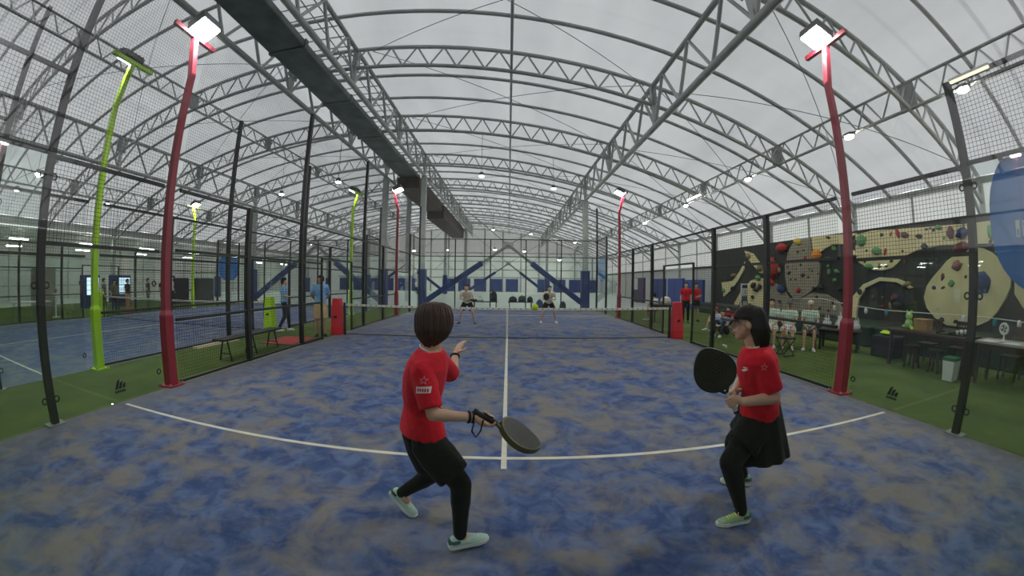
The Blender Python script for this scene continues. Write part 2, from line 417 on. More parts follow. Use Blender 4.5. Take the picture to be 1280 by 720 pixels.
# ---- columns and A-frame braces
def column(x, y, zt_, pad=True):
    t = thing('hall_column', 'grey steel hall column with blue padding round its foot' if pad else 'slim grey steel column carrying the crown truss', 'column', (x, y, 0), group='padded hall columns' if pad else None, kind='structure')
    MB().box((-0.16, -0.16, -0.05), (0.16, 0.16, zt_)).build('shaft', 'steel', t)
    if pad: MB().box((-0.26, -0.26, -0.05), (0.26, 0.26, 2.35)).build('pad', 'bluepad', t, bevel=0.03)
for y in (12.5, 35.5):
    for x, d in ((4.9, 1.52), (-5.5, 1.42), (-8.1, 1.42), (-18.45, 1.52)): column(x, y, roof_z(x)-d-0.1)
column(-8.1, 18.25, roof_z(-8.1)-1.5, False)
def aframe(xa, xb, y, label):
    t = thing('brace_frame', label, 'brace', (0, y, 0), kind='structure')
    xm = (xa+xb)/2+0.3; za = 3.9 if xb-xa < 10.5 else 4.6
    for x in (xa, xb):
        p0, p1 = V((x, 0, 0.15)), V((xm, 0, za))
        MB().bar(p0, p1, 0.16, 0.16).build('brace_leg', 'steel_dark', t)
        q = p0+(p1-p0)*0.70
        pd = MB().bar(p0+(p1-p0)*0.05, q, 0.34, 0.34).build('leg_pad', 'bluepad', t, bevel=0.04)
    MB().box((xm-0.3, -0.05, za-0.22), (xm+0.3, 0.05, za+0.2)).build('apex_plate', 'steel', t)
    for x in (xa, xb): MB().tube([(xm, 0, za), (x, 0, roof_z(x)-1.5)], 0.03, 6).build('tie_rod', 'steel_dark', t)
aframe(-5.5, 4.9, 12.5, 'A-shaped brace with blue padded legs straddling the end of the main court')
aframe(-18.45, -8.1, 12.5, 'A-shaped brace with blue padded legs beyond the second court')
aframe(-5.5, 4.9, 35.5, 'smaller looking A-shaped brace deep in the hall before the end wall')
aframe(-18.45, -8.1, 35.5, 'A-shaped brace deep in the hall on the second court side')
# ---- walls
def side_wall(name, x, sgn, label, low_mat):
    t = thing(name, label, 'wall', (x, 0, 0), kind='structure')
    ze = roof_z(x)+0.1
    MB().box((0 if sgn > 0 else -0.12, Y0, -0.1), (0.12 if sgn > 0 else 0, Y1, 2.9)).build('lower_cladding', low_mat, t)
    ys = sorted([y for y in TR]+[y+5.75/2 for y in TR])
    for a, b in zip([Y0]+ys, ys+[Y1]):
        MB().box((0 if sgn > 0 else -0.04, a+0.03, 2.9), (0.04 if sgn > 0 else 0, b-0.03, ze)).build('clerestory_pane', 'clerestory', t)
    for y in ys:
        w = 0.16 if any(abs(y-q) < 0.1 for q in TR) else 0.07
        MB().box((-w*sgn if sgn > 0 else 0, y-w/2, -0.05), (0 if sgn > 0 else w, y+w/2, ze)).build('wall_stud', 'steel', t)
        if w > 0.1: MB().bar((-0.1*sgn, y, ze-1.5), (-1.7*sgn, y, roof_z(x-1.7*sgn)-0.75), 0.09).build('knee_brace', 'steel', t)
    for z, h in ((2.85, 0.12), (ze-0.12, 0.2), (3.9, 0.06)):
        MB().box((-0.12 if sgn > 0 else 0, Y0, z-h/2), (0 if sgn > 0 else 0.12, Y1, z+h/2)).build('wall_rail', 'steel', t)
    return t
side_wall('wall_right', XR, 1, 'white cladding wall with pale clerestory strip above the climbing wall', 'wallwhite')
# annex beyond the second court with a low flat ceiling
wl = thing('wall_left', 'white panelled side wall of the low annex beyond the second court', 'wall', (XL, 0, 0), kind='structure')
ze = roof_z(XL)
MB().box((-0.12, Y0, ze-0.35), (0.12, Y1, ze+0.1)).build('eaves_beam', 'steel', wl)
for y in TR: MB().box((-0.14, y-0.14, -0.05), (0.14, y+0.14, ze)).build('annex_column', 'steel', wl); MB().box((-0.24, y-0.24, -0.05), (0.24, y+0.24, 1.9)).build('column_pad', 'bluepad', wl, bevel=0.03)
MB().box((-10.6, Y0, 4.5), (0.2, Y1, 4.6)).build('annex_ceiling', 'wallwhite', wl)
MB().box((-10.6, Y0, -0.05), (-10.5, Y1, 4.6)).build('cladding', 'wallwhite', wl)
for i in range(23):
    MB().box((-10.5, Y0+i*3-0.05, -0.05), (-10.42, Y0+i*3+0.05, 4.6)).build('wall_stud', 'steel', wl)
for z in (1.1, 2.3, 3.4): MB().box((-10.5, Y0, z-0.04), (-10.43, Y1, z+0.04)).build('wall_rail', 'steel', wl)
def gable(name, y, sgn, label, detail):
    t = thing(name, label, 'wall', (0, y, 0), kind='structure')
    poly = [(XL-10.5, -0.1), (XR, -0.1)]+[(x, roof_z(x)+0.1) for x in reversed(xs)]+[(XL-10.5, 4.6)]
    MB().prism(poly, 0, 0.12*sgn, lambda a, b, c: (a, c, b)).build('cladding', 'gable_sheet' if detail else 'wallwhite', t)
    if not detail: return t
    for i in range(15):
        x = XL+1.5+i*2.8
        if x < XR-0.3: MB().box((x-0.09, -0.16, -0.05), (x+0.09, 0, roof_z(x))).build('wall_post', 'steel_dark', t)
    for z in (2.2, 3.4, 4.7, 6.0): MB().box((XL, -0.1, z-0.06), (XR, 0, z+0.06)).build('girt', 'steel_dark', t)
    for i in range(5):
        x = -18.3+i*6.9
        for (a, b) in (((x, 3.4), (x+2.8, 6.0)), ((x+2.8, 3.4), (x, 6.0))): MB().bar((a[0], -0.2, a[1]), (b[0], -0.2, b[1]), 0.06).build('cross_brace', 'steel_dark', t)
    for i in range(17):
        x = XL+1.2+i*2.45
        if i in (6, 12): continue
        MB().box((x-0.95, -0.26, 0.05), (x+0.95, -0.02, 2.0)).build('wall_pad', 'bluepad', t, bevel=0.03)
    for i in range(9):
        x = -22+i*3.9
        MB().box((x, -0.06, 2.5), (x+1.5, -0.005, 3.2)).build('window_pane', 'pale_floor', t)
    return t
gable('wall_back', Y1, 1, 'distant white gable wall with grey girts and blue wall pads', True)
gable('wall_front', Y0, -1, 'plain white gable wall behind the end glass', False)
# ================================================================== COURT FENCES, GLASS, NETS, LAMP POLES
def grid_mesh(y0, y1, z0, z1, step, w, m, skip=None):
    """welded wire grid in the plane x=0"""
    mb = MB(); ny = max(1, round((y1-y0)/step)); nz = max(1, round((z1-z0)/step)); h = w/2
    def wire(a, b, vertical):
        (ya, za), (yb, zb) = a, b
        if vertical: vs = [(-h,ya,za),(0,ya-h,za),(h,ya,za),(0,ya+h,za),(-h,yb,zb),(0,yb-h,zb),(h,yb,zb),(0,yb+h,zb)]
        else: vs = [(-h,ya,za),(0,ya,za-h),(h,ya,za),(0,ya,za+h),(-h,yb,zb),(0,yb,zb-h),(h,yb,zb),(0,yb,zb+h)]
        mb.add(vs, [(0,1,5,4),(1,2,6,5),(2,3,7,6),(3,0,4,7)])
    for i in range(ny+1):
        y = y0+(y1-y0)*i/ny; wire((y, z0), (y, z1), True)
    for k in range(nz+1):
        z = z0+(z1-z0)*k/nz; wire((y0, z), (y1, z), False)
    me = mb.mesh('wire_mesh'); me.materials.append(M[m]); return me
_gc = {}
def wire_panel(parent, y0, y1, z0, z1, step=0.052, w=0.005, m='wire', name='wire_mesh', x=0.0):
    key = (round(y1-y0, 3), round(z1-z0, 3), step, w, m)
    if key not in _gc: _gc[key] = grid_mesh(0, y1-y0, 0, z1-z0, step, w, m)
    return link(name, _gc[key], parent, (x, y0, z0), kind='stuff')
disc = MB().tube([(0.034*math.cos(2*PI*k/16), 0.034*math.sin(2*PI*k/16), 0) for k in range(17)], 0.011, 6, cap=False).mesh('glass_clamp'); disc.materials.append(M['black'])
def clamp(parent, y, z, x=0.0):
    o = link('glass_clamp', disc, parent, (x, y, z), (0, PI/2, 0))
    return o
def glass_pane(parent, y0, y1, z0, z1, m='glass'):
    return MB().box((-0.006, y0+0.01, z0), (0.006, y1-0.01, z1)).build('glass_pane', m, parent)
def post(parent, y, h, w=0.09, d=0.09, name='post'):
    p = MB().box((-d/2, y-w/2, -0.03), (d/2, y+w/2, h)).build(name, 'black', parent)
    MB().box((-0.09, y-0.12, -0.02), (0.09, y+0.12, 0.012)).build('base_plate', 'steel_dark', p)
    return p
def rail(parent, y0, y1, z, w=0.045): return MB().box((-w/2, y0, z-w/2), (w/2, y1, z+w/2)).build('rail', 'black', parent)
def side_fence(x, label, tall, net=None):
    """three bolted sections along a long side, the lamp poles stand between them; tall = {y: height}"""
    base = {-10: 4.0, 10: 4.0, -8: 4.0, 8: 4.0}
    for s, lab in ((-1, label[0]), (1, label[2])):
        t = thing('court_fence', lab, 'fence', (x, 0, 0))
        lo, mid, hi = (-10, -8, -6.14) if s < 0 else (6.14, 8, 10)
        for y in (8*s, 10*s): post(t, y, tall.get(y, base[y]))
        a, b = (lo, mid) if s < 0 else (mid, hi)
        glass_pane(t, a, b, 0.02, 3.0); wire_panel(t, a, b, 3.02, 4.0); rail(t, a, b, 3.01); rail(t, a, b, 3.98)
        a, b = (mid, hi) if s < 0 else (lo, mid)
        glass_pane(t, a+0.05, b-0.05, 0.02, 2.0); wire_panel(t, a, b, 2.02, 3.0); rail(t, a, b, 2.01); rail(t, a, b, 2.98)
        for z in (0.28, 1.55, 2.75):
            for e in (-0.085, 0.085): clamp(t, 8*s+e, z)
        for z in (0.28, 1.55): clamp(t, 6.22*s, z)
        if net:
            for (a, b) in ((-10, -8), (-8, -6.14)) if s < 0 else ((6.14, 8),): wire_panel(t, a, b, 4.0 if abs(a+b) > 16 else 3.0, 5.85, 0.048, 0.0042, 'netting', 'ball_netting')
    t = thing('court_fence', label[1], 'fence', (x, 0, 0))
    for y in (-4, -2, 2, 4): post(t, y, tall.get(y, 3.0))
    for (a, b) in ((-5.8, -4), (-4, -2), (2, 4), (4, 5.8)):
        wire_panel(t, a, b, 0.05, 3.0)
        for z in (0.04, 1.0, 2.05, 2.98): rail(t, a, b, z)
        MB().box((-0.05, a, -0.02), (0.05, b, 0.022)).build('kerb', 'kerbgrey', t)
    for (a, b) in ((-2, -0.95), (1.0, 2)):
        wire_panel(t, a, b, 0.05, 3.0)
        for z in (0.04, 1.0, 2.05): rail(t, a, b, z)
    wire_panel(t, -0.95, 1.0, 2.2, 3.0)
    MB().box((-0.025, -2, 2.96), (0.025, 2, 3.0)).build('rail', 'black', t)
    for y in (-0.95, 1.0): MB().box((-0.025, y-0.025, -0.03), (0.025, y+0.025, 2.2)).build('gate_post', 'black', t)
    MB().box((-0.025, -0.95, 2.16), (0.025, 1.0, 2.21)).build('gate_lintel', 'black', t)
    if net:
        for (a, b) in ((-5.8, -2), (-2, 2), (2, 5.8)): wire_panel(t, a, b, 3.0, 5.85, 0.048, 0.0042, 'netting', 'ball_netting')
M['kerbgrey'] = mat('grey_edging', S(150, 150, 142), rough=0.8, var=0.1)
side_fence(5.04, ('glass and wire corner section between the lettered blue banner and red pole', 'black welded wire fence with gate in front of the climbing wall', 'glass and wire corner section by the remote blue banner'), {10: 5.85})
side_fence(-5.04, ('glass corner section with tall post and netting next to a red pole', 'black wire fence with tall posts, gate and netting over the turf bench', 'glass corner section beyond the remote red pole on the second court side'), {-8: 6.1, -2: 5.85, 2: 5.85, 10: 5.85}, net=True)
side_fence(-7.42, ('glass corner section next to the lime pole by the turf strip', 'black wire fence with tall posts facing the turf strip and bench', 'glass corner section past the remote lime pole of the turf strip'), {-8: 6.0, -2: 6.0, 2: 5.85, 10: 5.85})
side_fence(-17.6, ('glass corner section across the second court', 'black wire fence in front of the crowd beyond the second court', 'glass corner section with the blue oval banner across the second court'), {})
# ---- end walls
def end_wall(cx, y, m, label, name, xs_=(-5, -3, -1, 1, 3, 5), tall=None):
    t = thing(name, label, 'glass wall', (cx, y, 0), PI/2)        # local y -> -x
    for a, b in zip(xs_, xs_[1:]):
        glass_pane(t, -b, -a, 0.02, 3.0, m); wire_panel(t, -b, -a, 3.02, 4.0); rail(t, -b, -a, 3.98)
    for x in xs_[1:-1]: MB().box((0.02, -x-0.03, -0.03), (0.09, -x+0.03, 4.0)).build('post', 'black', t)
    rail(t, -5, 5, 3.01)
    return t
end_wall(0, 10.05, 'glass', 'clear glass end wall with slim black posts behind the remote players', 'glass_end_wall')
nw = end_wall(0, -9.99, 'glass_near', 'smeared clear glass end wall behind the two red shirted players', 'glass_end_wall')
nw.rotation_euler = (0, 0, -PI/2)
end_wall(-12.5, 10.05, 'glass', 'clear glass end wall of the second court', 'glass_end_wall')
# ---- glass stickers: three slanted bars over a short word bar
M['sticker'] = mat('black_sticker_vinyl', S(16, 17, 18), rough=0.5, var=0)
M['sticker_white'] = mat('white_sticker_vinyl', S(206, 210, 200), rough=0.5, var=0)
def sticker(x, y, z, s, flip):
    mb = MB()
    for i, h in enumerate((0.07, 0.11, 0.15)):
        y0 = -0.09+i*0.062
        poly = [(y0, 0.0), (y0+0.048, 0.0), (y0+0.048-h*0.45+0.02, h*0.72), (y0-h*0.45+0.02, h*0.72+0.02)]
        mb.prism([(a*flip, b) for a, b in poly], 0.0, 0.002, lambda a, b, c: (c, a, b))
    t = thing('glass_sticker', 'dark three-bar logo sticker on the glass facing the ' + ('climbing wall' if x > 0 else 'second court'), 'sticker', (x, y, z))
    mb.build('bars', 'sticker', t)
    for k in range(5):
        MB().box((0.0, -0.085+k*0.036, -0.05), (0.002, -0.06+k*0.036, -0.015)).build('letter', 'sticker', t)
sticker(5.032, -6.95, 0.21, 1, 1); sticker(-5.032, -6.95, 0.19, 1, -1)
t = thing('fence_tag', 'small white maker tag low on the fence by the climbing wall side', 'tag', (5.01, -2.62, 0.22))
MB().box((-0.004, -0.1, -0.02), (0.0, 0.08, 0.02)).build('plate', 'sticker_white', t); MB().box((-0.004, -0.12, -0.035), (0.0, -0.02, -0.02)).build('plate_tail', 'sticker_white', t)
# ---- blue round banners on the fence corners
M['banner'] = mat('blue_banner_cloth', S(40, 124, 214), rough=0.55, var=0.16, scale=2.2, bump=0.2, bscale=5)
def banner(x, yc, label, side, text=False, ry=0.95, rz=0.82):
    t = thing('round_banner', label, 'banner', (x, yc, 2.36))
    pts = []
    for i in range(40):
        a = 2*PI*i/40; c, s_ = math.cos(a), math.sin(a)
        pts.append((ry*math.copysign(abs(c)**0.82, c), min(0.64, rz*math.copysign(abs(s_)**0.82, s_))))
    MB().prism(pts, -0.006, 0.006, lambda a, b, c: (c, a, b)).build('cloth', 'banner', t)
    for a in (-0.7, 0.7): MB().box((-0.085 if x > 0 else -0.01, a-0.02, 0.60), (0.01 if x > 0 else 0.085, a+0.02, 0.64)).build('tie', 'black', t)
    if text:
        fc = bpy.data.curves.new('banner_text', 'FONT'); fc.body = '晴'; fc.size = 0.21; fc.extrude = 0.002
        tmp = bpy.data.objects.new('tmp', fc); COL.objects.link(tmp); me = bpy.data.meshes.new_from_object(tmp.evaluated_get(bpy.context.evaluated_depsgraph_get())); bpy.data.objects.remove(tmp); me.materials.clear(); me.materials.append(M['white'])
        o = link('lettering', me, t)
        o.rotation_euler = (PI/2, 0, -PI/2); o.location = (-0.012, 0.555, -0.20)
        MB().box((-0.012, 0.575, -0.20), (-0.008, 0.625, -0.03)).build('emblem', 'white', t)
        MB().box((-0.014, 0.588, -0.185), (-0.0125, 0.612, -0.12)).build('emblem_gap', 'banner', t)
    return t
banner(5.12, -9.17, 'large blue round banner with white lettering beside the climbing wall tables', 1, True)
banner(5.12, 9.15, 'blue banner on the remote corner glass of the main court', 1, ry=1.0, rz=0.66)
banner(-17.68, 9.15, 'blue oval banner on the remote corner of the second court', -1)
# ---- light poles
def lamp_pole(x, y, m, out, label, lit=True, energy=0.0):
    t = thing('lamp_pole', label, 'lamp pole', (x, y, 0))
    MB().loft([[(sx*w, sy*w, z) for sx, sy in ((-1,-1),(1,-1),(1,1),(-1,1))] for z, w in ((0.0, 0.078), (1.08, 0.078), (1.15, 0.055), (4.9, 0.047))], smooth=False).build('pole', m, t)
    MB().box((-0.15, -0.15, -0.03), (0.15, 0.15, 0.02)).build('base_plate', m, t)
    for sx in (-1, 1):
        for sy in (-1, 1): MB().lathe([(0.02, 0.02), (0.02, 0.05), (0.0, 0.055)], (sx*0.122, sy*0.122, 0), 8).build('bolt', 'chrome', t)
    MB().box((-0.081, -0.045, 0.25), (0.081, 0.045, 0.55)).build('hatch', m, t)
    tip = V((0.22*out, 0, 5.70))
    MB().bar((0, 0, 4.86), tip, 0.10, 0.10).build('arm', m, t)
    MB().box((tip.x-0.04, -0.52, 5.67), (tip.x+0.04, 0.52, 5.75)).build('cross_bar', m, t)
    for k, yy in enumerate((0.0,)):
        h = MB().box((-0.09, -0.24, 0.0), (0.09, 0.24, 0.38)).build('floodlight', 'lampbody', t)
        h.location = (tip.x, yy, 5.80); h.rotation_euler = (0, -1.15*out, 0)
        MB().box((-0.10*out-0.012, -0.21, 0.03), (-0.10*out+0.012, 0.21, 0.35)).build('lens', 'flood', h)
        for j in range(5): MB().box((0.09*out-0.03, -0.2+j*0.1-0.01, 0.02), (0.09*out+0.03, -0.2+j*0.1+0.01, 0.36)).build('fin', 'lampbody', h)
    return t
lamp_pole(-5.10, -5.95, 'redpole', -1, 'red lamp pole beside the turf bench on the second court side')
lamp_pole(5.10, -5.95, 'redpole', 1, 'red lamp pole in front of the climbing wall')
lamp_pole(-5.10, 6.0, 'redpole', -1, 'red lamp pole past the net on the second court side')
lamp_pole(5.10, 6.0, 'redpole', 1, 'red lamp pole past the net before the remote blue banner')
lamp_pole(-7.36, -5.95, 'yellowpole', 1, 'lime green lamp pole standing beside the turf strip between courts')
lamp_pole(-7.36, 6.0, 'yellowpole', 1, 'lime green lamp pole past the net level in the turf strip')
lamp_pole(-17.65, 6.0, 'yellowpole', -1, 'lime green lamp pole on the remote side of the second court')
# ---- nets
def net(cx, label, padmat, padname, xs_=4.80, marks=True):
    t = thing('court_net', label, 'net', (cx, 0, 0))
    top = lambda x: 0.88+0.04*(x/xs_)**2
    n = 40; tape = MB(); rings = []
    for i in range(n+1):
        x = -xs_+2*xs_*i/n; z = top(x)
        rings.append([(x, -0.012, z-0.062), (x, 0.012, z-0.062), (x, 0.012, z), (x, -0.012, z)])
    tape.loft(rings, smooth=False).build('tape', 'nettape', t)
    if marks:
        mk = MB(); 
        for i in range(62):
            x = -4.72+i*0.1545; z = top(x)-0.031
            mk.prism([(x-0.022, z-0.014), (x+0.02, z-0.016), (x+0.012, z+0.016), (x-0.012, z+0.018)], -0.0145, -0.012, lambda a, b, c: (a, c, b))
        mk.build('tape_print', 'tapeprint', t, kind='stuff')
    g = MB(); h = 0.0011
    for i in range(int(2*xs_/0.045)+1):
        x = -xs_+i*0.045; g.add([(x-h,0,0.03),(x+h,0,0.03),(x+h,0,top(x)-0.06),(x-h,0,top(x)-0.06),(x,h,0.03),(x,h,top(x)-0.06)], [(0,1,2,3),(1,4,5,2),(4,0,3,5)])
    for k in range(18):
        f = k/18
        for i in range(8):
            xa, xb = -xs_+2*xs_*i/8, -xs_+2*xs_*(i+1)/8
            za, zb = 0.03+f*(top(xa)-0.09), 0.03+f*(top(xb)-0.09)
            g.add([(xa,0,za-h),(xb,0,zb-h),(xb,0,zb+h),(xa,0,za+h),(xa,h,za),(xb,h,zb)], [(0,1,2,3),(3,2,5,4),(4,5,1,0)])
    g.build('netting', 'netcord', t, kind='stuff')
    MB().tube([(-xs_, 0, 0.03), (xs_, 0, 0.03)], 0.012, 6).build('bottom_cord', 'netcord', t)
    MB().box((-0.025, -0.015, 0.0), (0.025, -0.011, top(0)-0.05)).build('centre_strap', 'nettape', t)
    for s in (-1, 1): MB().tube([(s*xs_, 0, -0.02), (s*xs_, 0, 0.95)], 0.04, 10).build('net_post', 'black', t)
    for s in (-1, 1):
        p = thing('net_post_pad', padname[0 if s < 0 else 1], 'post pad', (cx+s*5.03, -0.02, 0))
        MB().loft([[(sx*w, sy*d, z) for sx, sy in ((-1,-1),(1,-1),(1,1),(-1,1))] for z, w, d in ((0.0, 0.17, 0.16), (0.5, 0.15, 0.14), (1.08, 0.115, 0.11))], smooth=False).build('foam_body', padmat, p, bevel=0.02)
        mk = MB()
        for i in range(3): mk.prism([(-0.05+i*0.035, 0.5), (-0.02+i*0.035, 0.5), (-0.035+i*0.035, 0.54+i*0.02), (-0.06+i*0.035, 0.54+i*0.02)], -0.152, -0.141, lambda a, b, c: (a, c, b))
        mk.build('logo', 'sticker', p)
    return t
M['tapeprint'] = mat('tape_print_ink', S(96, 92, 96), rough=0.8, var=0)
net(0, 'white taped court net across the main blue court', 'redpad', ('red padded net post cover next to the man in khaki shorts', 'red padded net post cover before the red shirted people'))
net(-12.5, 'white taped court net across the second court', 'limepad', ('lime padded net post cover by the crowd beyond the second court', 'lime padded net post cover beside the walking man'))
# ---- ball in flight
M['ball'] = mat('yellow_felt', S(206, 226, 50), rough=0.95, var=0.08, scale=40, bump=0.4, bscale=300, spec=0.1)
t = thing('padel_ball', 'fluffy yellow ball flying before the net', 'ball', (0.285, -6.55, 1.368))
MB().ell((0, 0, 0), (0.033, 0.033, 0.033), nu=24, nv=16).build('felt', 'ball', t)
seam = [(0.0335*math.cos(a)*math.cos(0.5*math.sin(2*a)), 0.0335*math.sin(a)*math.cos(0.5*math.sin(2*a)), 0.0335*math.sin(0.5*math.sin(2*a))) for a in [2*PI*i/40 for i in range(41)]]
MB().tube(seam, 0.001, 5).build('seam', 'white', t)
# ---- ceiling lamps
def high_bay(x, y, z, label, group, bell=False, s=1.0):
    t = thing('ceiling_lamp', label, 'lamp', (x, y, z), group=group)
    zt_ = roof_z(x)-z
    MB().tube([(0, 0, 0.1), (0, 0, max(0.3, zt_-0.02))], 0.012, 6).build('hanger', 'lampbody', t)
    if bell: MB().lathe([(0.05, 0.32), (0.09, 0.30), (0.12, 0.2), (0.26, 0.06), (0.30, 0.0), (0.28, 0.0), (0.1, 0.18), (0.02, 0.2)], n=18).build('shade', 'lampbody', t)
    else: MB().lathe([(0.03, 0.22), (0.11, 0.2), (0.13, 0.05), (0.19, 0.0), (0.17, -0.005), (0.02, 0.02)], n=18).build('housing', 'lampbody', t)
    MB().lathe([(0.001, -0.05*s), (0.10*s, -0.04*s), (0.15*s, 0.005), (0.001, 0.02)], n=16).build('lens', 'highbay', t)
    return t
LG = {0: 'round ceiling lamp above the main court past the net, duct side', 1: 'round ceiling lamp above the main court end, climbing wall side', 2: 'round ceiling lamp deep in the hall behind the A-brace, duct side', 3: 'round ceiling lamp deep in the hall behind the A-brace, climbing wall side', 4: 'round ceiling lamp under the shallow truss of the second court', 5: 'round ceiling lamp beside the crown truss over the turf strip', 9: 'round ceiling lamp deep in the hall above the purple screen', 10: 'round ceiling lamp deep in the hall over the annex edge'}
for i, (x, y, z) in enumerate(((-1.45, 8.3, 7.1), (2.6, 10.6, 7.1), (-1.6, 26.5, 6.9), (2.45, 29.5, 6.9), (-13.06, 8.2, 6.5), (-8.7, 6.9, 6.6), (-21.0, -2.26, 6.3), (-24.3, -2.2, 6.0), (-24.3, 3.99, 6.3), (7.3, 29.0, 6.0), (-24.0, 30, 5.9))):
    high_bay(x, y, min(z, roof_z(x)-0.35), LG.get(i, 'round ceiling lamp near the eaves beyond the second court'), None if i in LG else 'ceiling lamps by the annex eaves')
for x, y, z in ((-2.0, 41.5, 6.2), (2.3, 42.5, 6.1), (-9.0, 41.5, 6.1), (7.5, 42.5, 4.9), (-14, 42, 6)):
    high_bay(x, y, z, 'bell shaped ceiling lamp hanging near the distant gable wall', 'bell lamps by the gable wall', True, 1.7)
M['hood'] = mat('small_lamp_bracket', S(120, 122, 120), rough=0.4, metal=0.5, var=0)
for y in (-6.45, -2.56, 2.84, 8.6, 15.0):
    x = 9.9; z = roof_z(10.0)-0.80-0.02
    t = thing('truss_lamp', 'small oval lamp clipped under the shallow truss by the climbing wall', 'lamp', (x, y, z), group='lamps on the climbing wall truss')
    MB().box((-0.05, -0.12, -0.04), (0.05, 0.12, 0.06)).build('bracket', 'hood', t)
    MB().ell((0, 0, -0.09), (0.11, 0.17, 0.055), nu=16, nv=8).build('lens', 'highbay', t)
    MB().lathe([(0.12, -0.06), (0.19, -0.04), (0.2, -0.02), (0.1, 0.0)], n=16).build('rim', 'hood', t)
def strip(x, y, z, ceil, label, group, along='y'):
    t = thing('strip_light', label, 'lamp', (x, y, z), 0 if along == 'y' else PI/2, group=group)
    MB().box((-0.09, -0.75, 0.03), (0.09, 0.75, 0.09)).build('housing', 'white', t)
    for s in (-0.04, 0.04): MB().tube([(s, -0.7, 0.0), (s, 0.7, 0.0)], 0.03, 8).build('tube', 'strip', t)
    for s in (-0.5, 0.5): MB().tube([(0, s, 0.08), (0, s, ceil-z)], 0.008, 5).build('wire_hanger', 'lampbody', t)
for i in range(7):
    strip(-29.0, -0.2+5.55*i, 4.0, 4.5, 'bright white strip light hanging under the low annex ceiling', 'strip lights in the annex')
    strip(-35.5, 1.6+6.6*i if i < 6 else 41, 4.0, 4.5, 'bright white strip light hanging under the low annex ceiling', 'strip lights in the annex')
# strip light bracket on the corner of the fence by the banner and one on the side truss
t = thing('fence_strip_light', 'slim warm strip light under the top rail beside the blue lettered banner', 'lamp', (4.90, -8.38, 3.93))
MB().box((-0.03, -0.30, 0.0), (0.02, 0.28, 0.03)).build('housing', 'white', t)
for yb in (-0.25, 0.2): MB().box((0.0, yb, 0.0), (0.13, yb+0.04, 0.04)).build('bracket', 'black', t)
MB().box((-0.025, -0.29, -0.02), (0.015, 0.27, 0.0)).build('diffuser', emit_mat('warm_strip', (1.0, 0.86, 0.55), 1.3), t)
t = thing('truss_strip_light', 'slim white strip light slung below the climbing wall truss', 'lamp', (9.3, 6.6, 6.0))
MB().box((-0.06, -0.7, 0), (0.06, 0.7, 0.06)).build('housing', 'white', t); MB().tube([(0, -0.68, -0.02), (0, 0.68, -0.02)], 0.03, 8).build('tube', 'strip', t)
for s in (-0.5, 0.5): MB().tube([(0, s, 0.05), (0.55, s, roof_z(10)-0.75-6.0)], 0.008, 5).build('wire_hanger', 'lampbody', t)
CLIMB = [
  ('grey_board', 0.10, [(3.36,3.25), (2.96,3.64), (2.02,3.64), (1.92,3.03), (1.47,2.53), (1.58,1.66), (2.25,1.26), (2.95,0.98), (3.45,1.38), (3.64,1.96), (3.66,2.55)]),
  ('grey_board', 0.06, [(4.85,1.69), (4.36,1.73), (3.74,1.44), (3.22,0.95), (2.51,1.16), (1.91,1.36), (1.09,1.3), (0.47,1.07), (0.19,0.7), (0.15,0.24), (4.74,-0.22)]),
  ('cream_board', 0.07, [(6.88,3.45), (6.12,3.24), (5.36,2.55), (5.34,2.19), (5.59,2.23), (6.56,2.97)]),
  ('cream_board', 0.06, [(9.15,1.74), (8.03,1.83), (7.35,2.34), (6.82,2.9), (6.92,2.45), (7.48,1.83), (8.16,1.3), (8.89,0.9)]),
  ('cream_board', 0.05, [(6.31,1.87), (5.33,1.97), (5.23,-0.09), (7.92,-0.35), (7.77,0.63), (7.19,1.28)]),
  ('cream_board', 0.09, [(1.96,3.67), (-0.42,3.57), (-0.39,2.89), (0.22,3.22), (0.78,3.24), (1.17,3.13), (1.46,3.0), (1.9,3.12)]),
  ('cream_board', 0.09, [(0.04,3.48), (-1.15,3.58), (-3.22,3.48), (-4.67,3.44), (-4.69,2.86), (-3.86,2.89), (-2.99,2.79), (-2.49,2.62), (-2.18,2.39), (-1.97,2.26), (-1.55,2.19), (-1.11,2.22), (-0.57,2.47), (0.07,2.86)]),
  ('cream_board', 0.09, [(-4.73,3.43), (-5.84,3.44), (-6.67,3.47), (-6.6,2.69), (-6.11,2.8), (-5.79,2.83), (-5.25,2.85), (-4.69,2.86)]),
  ('cream_board', 0.12, [(-0.04,0.3), (-0.05,0.79), (-0.27,1.29), (-0.73,1.72), (-1.47,1.97), (-2.18,1.93), (-2.58,1.8), (-2.82,1.64), (-2.72,1.6), (-2.18,1.8), (-1.48,1.84), (-0.89,1.61), (-0.55,1.18), (-0.46,0.7), (-0.49,0.34)]),
  ('cream_board', 0.12, [(-3.27,1.35), (-3.36,1.7), (-3.6,1.98), (-3.84,2.19), (-4.09,2.43), (-4.33,2.56), (-4.68,2.71), (-5.02,2.77), (-5.35,2.72), (-5.62,2.6), (-5.88,2.41), (-6.11,2.2), (-6.21,1.95), (-6.19,1.7), (-6.07,1.44), (-5.8,1.05), (-5.54,0.81), (-5.23,0.67), (-4.73,0.58), (-4.15,0.59), (-3.71,0.77), (-3.38,1.05)]),
  ('cream_board', 0.05, [(-6.29,2.03), (-6.58,2.12), (-6.81,1.75), (-6.61,1.18), (-6.3,1.54)]),
]
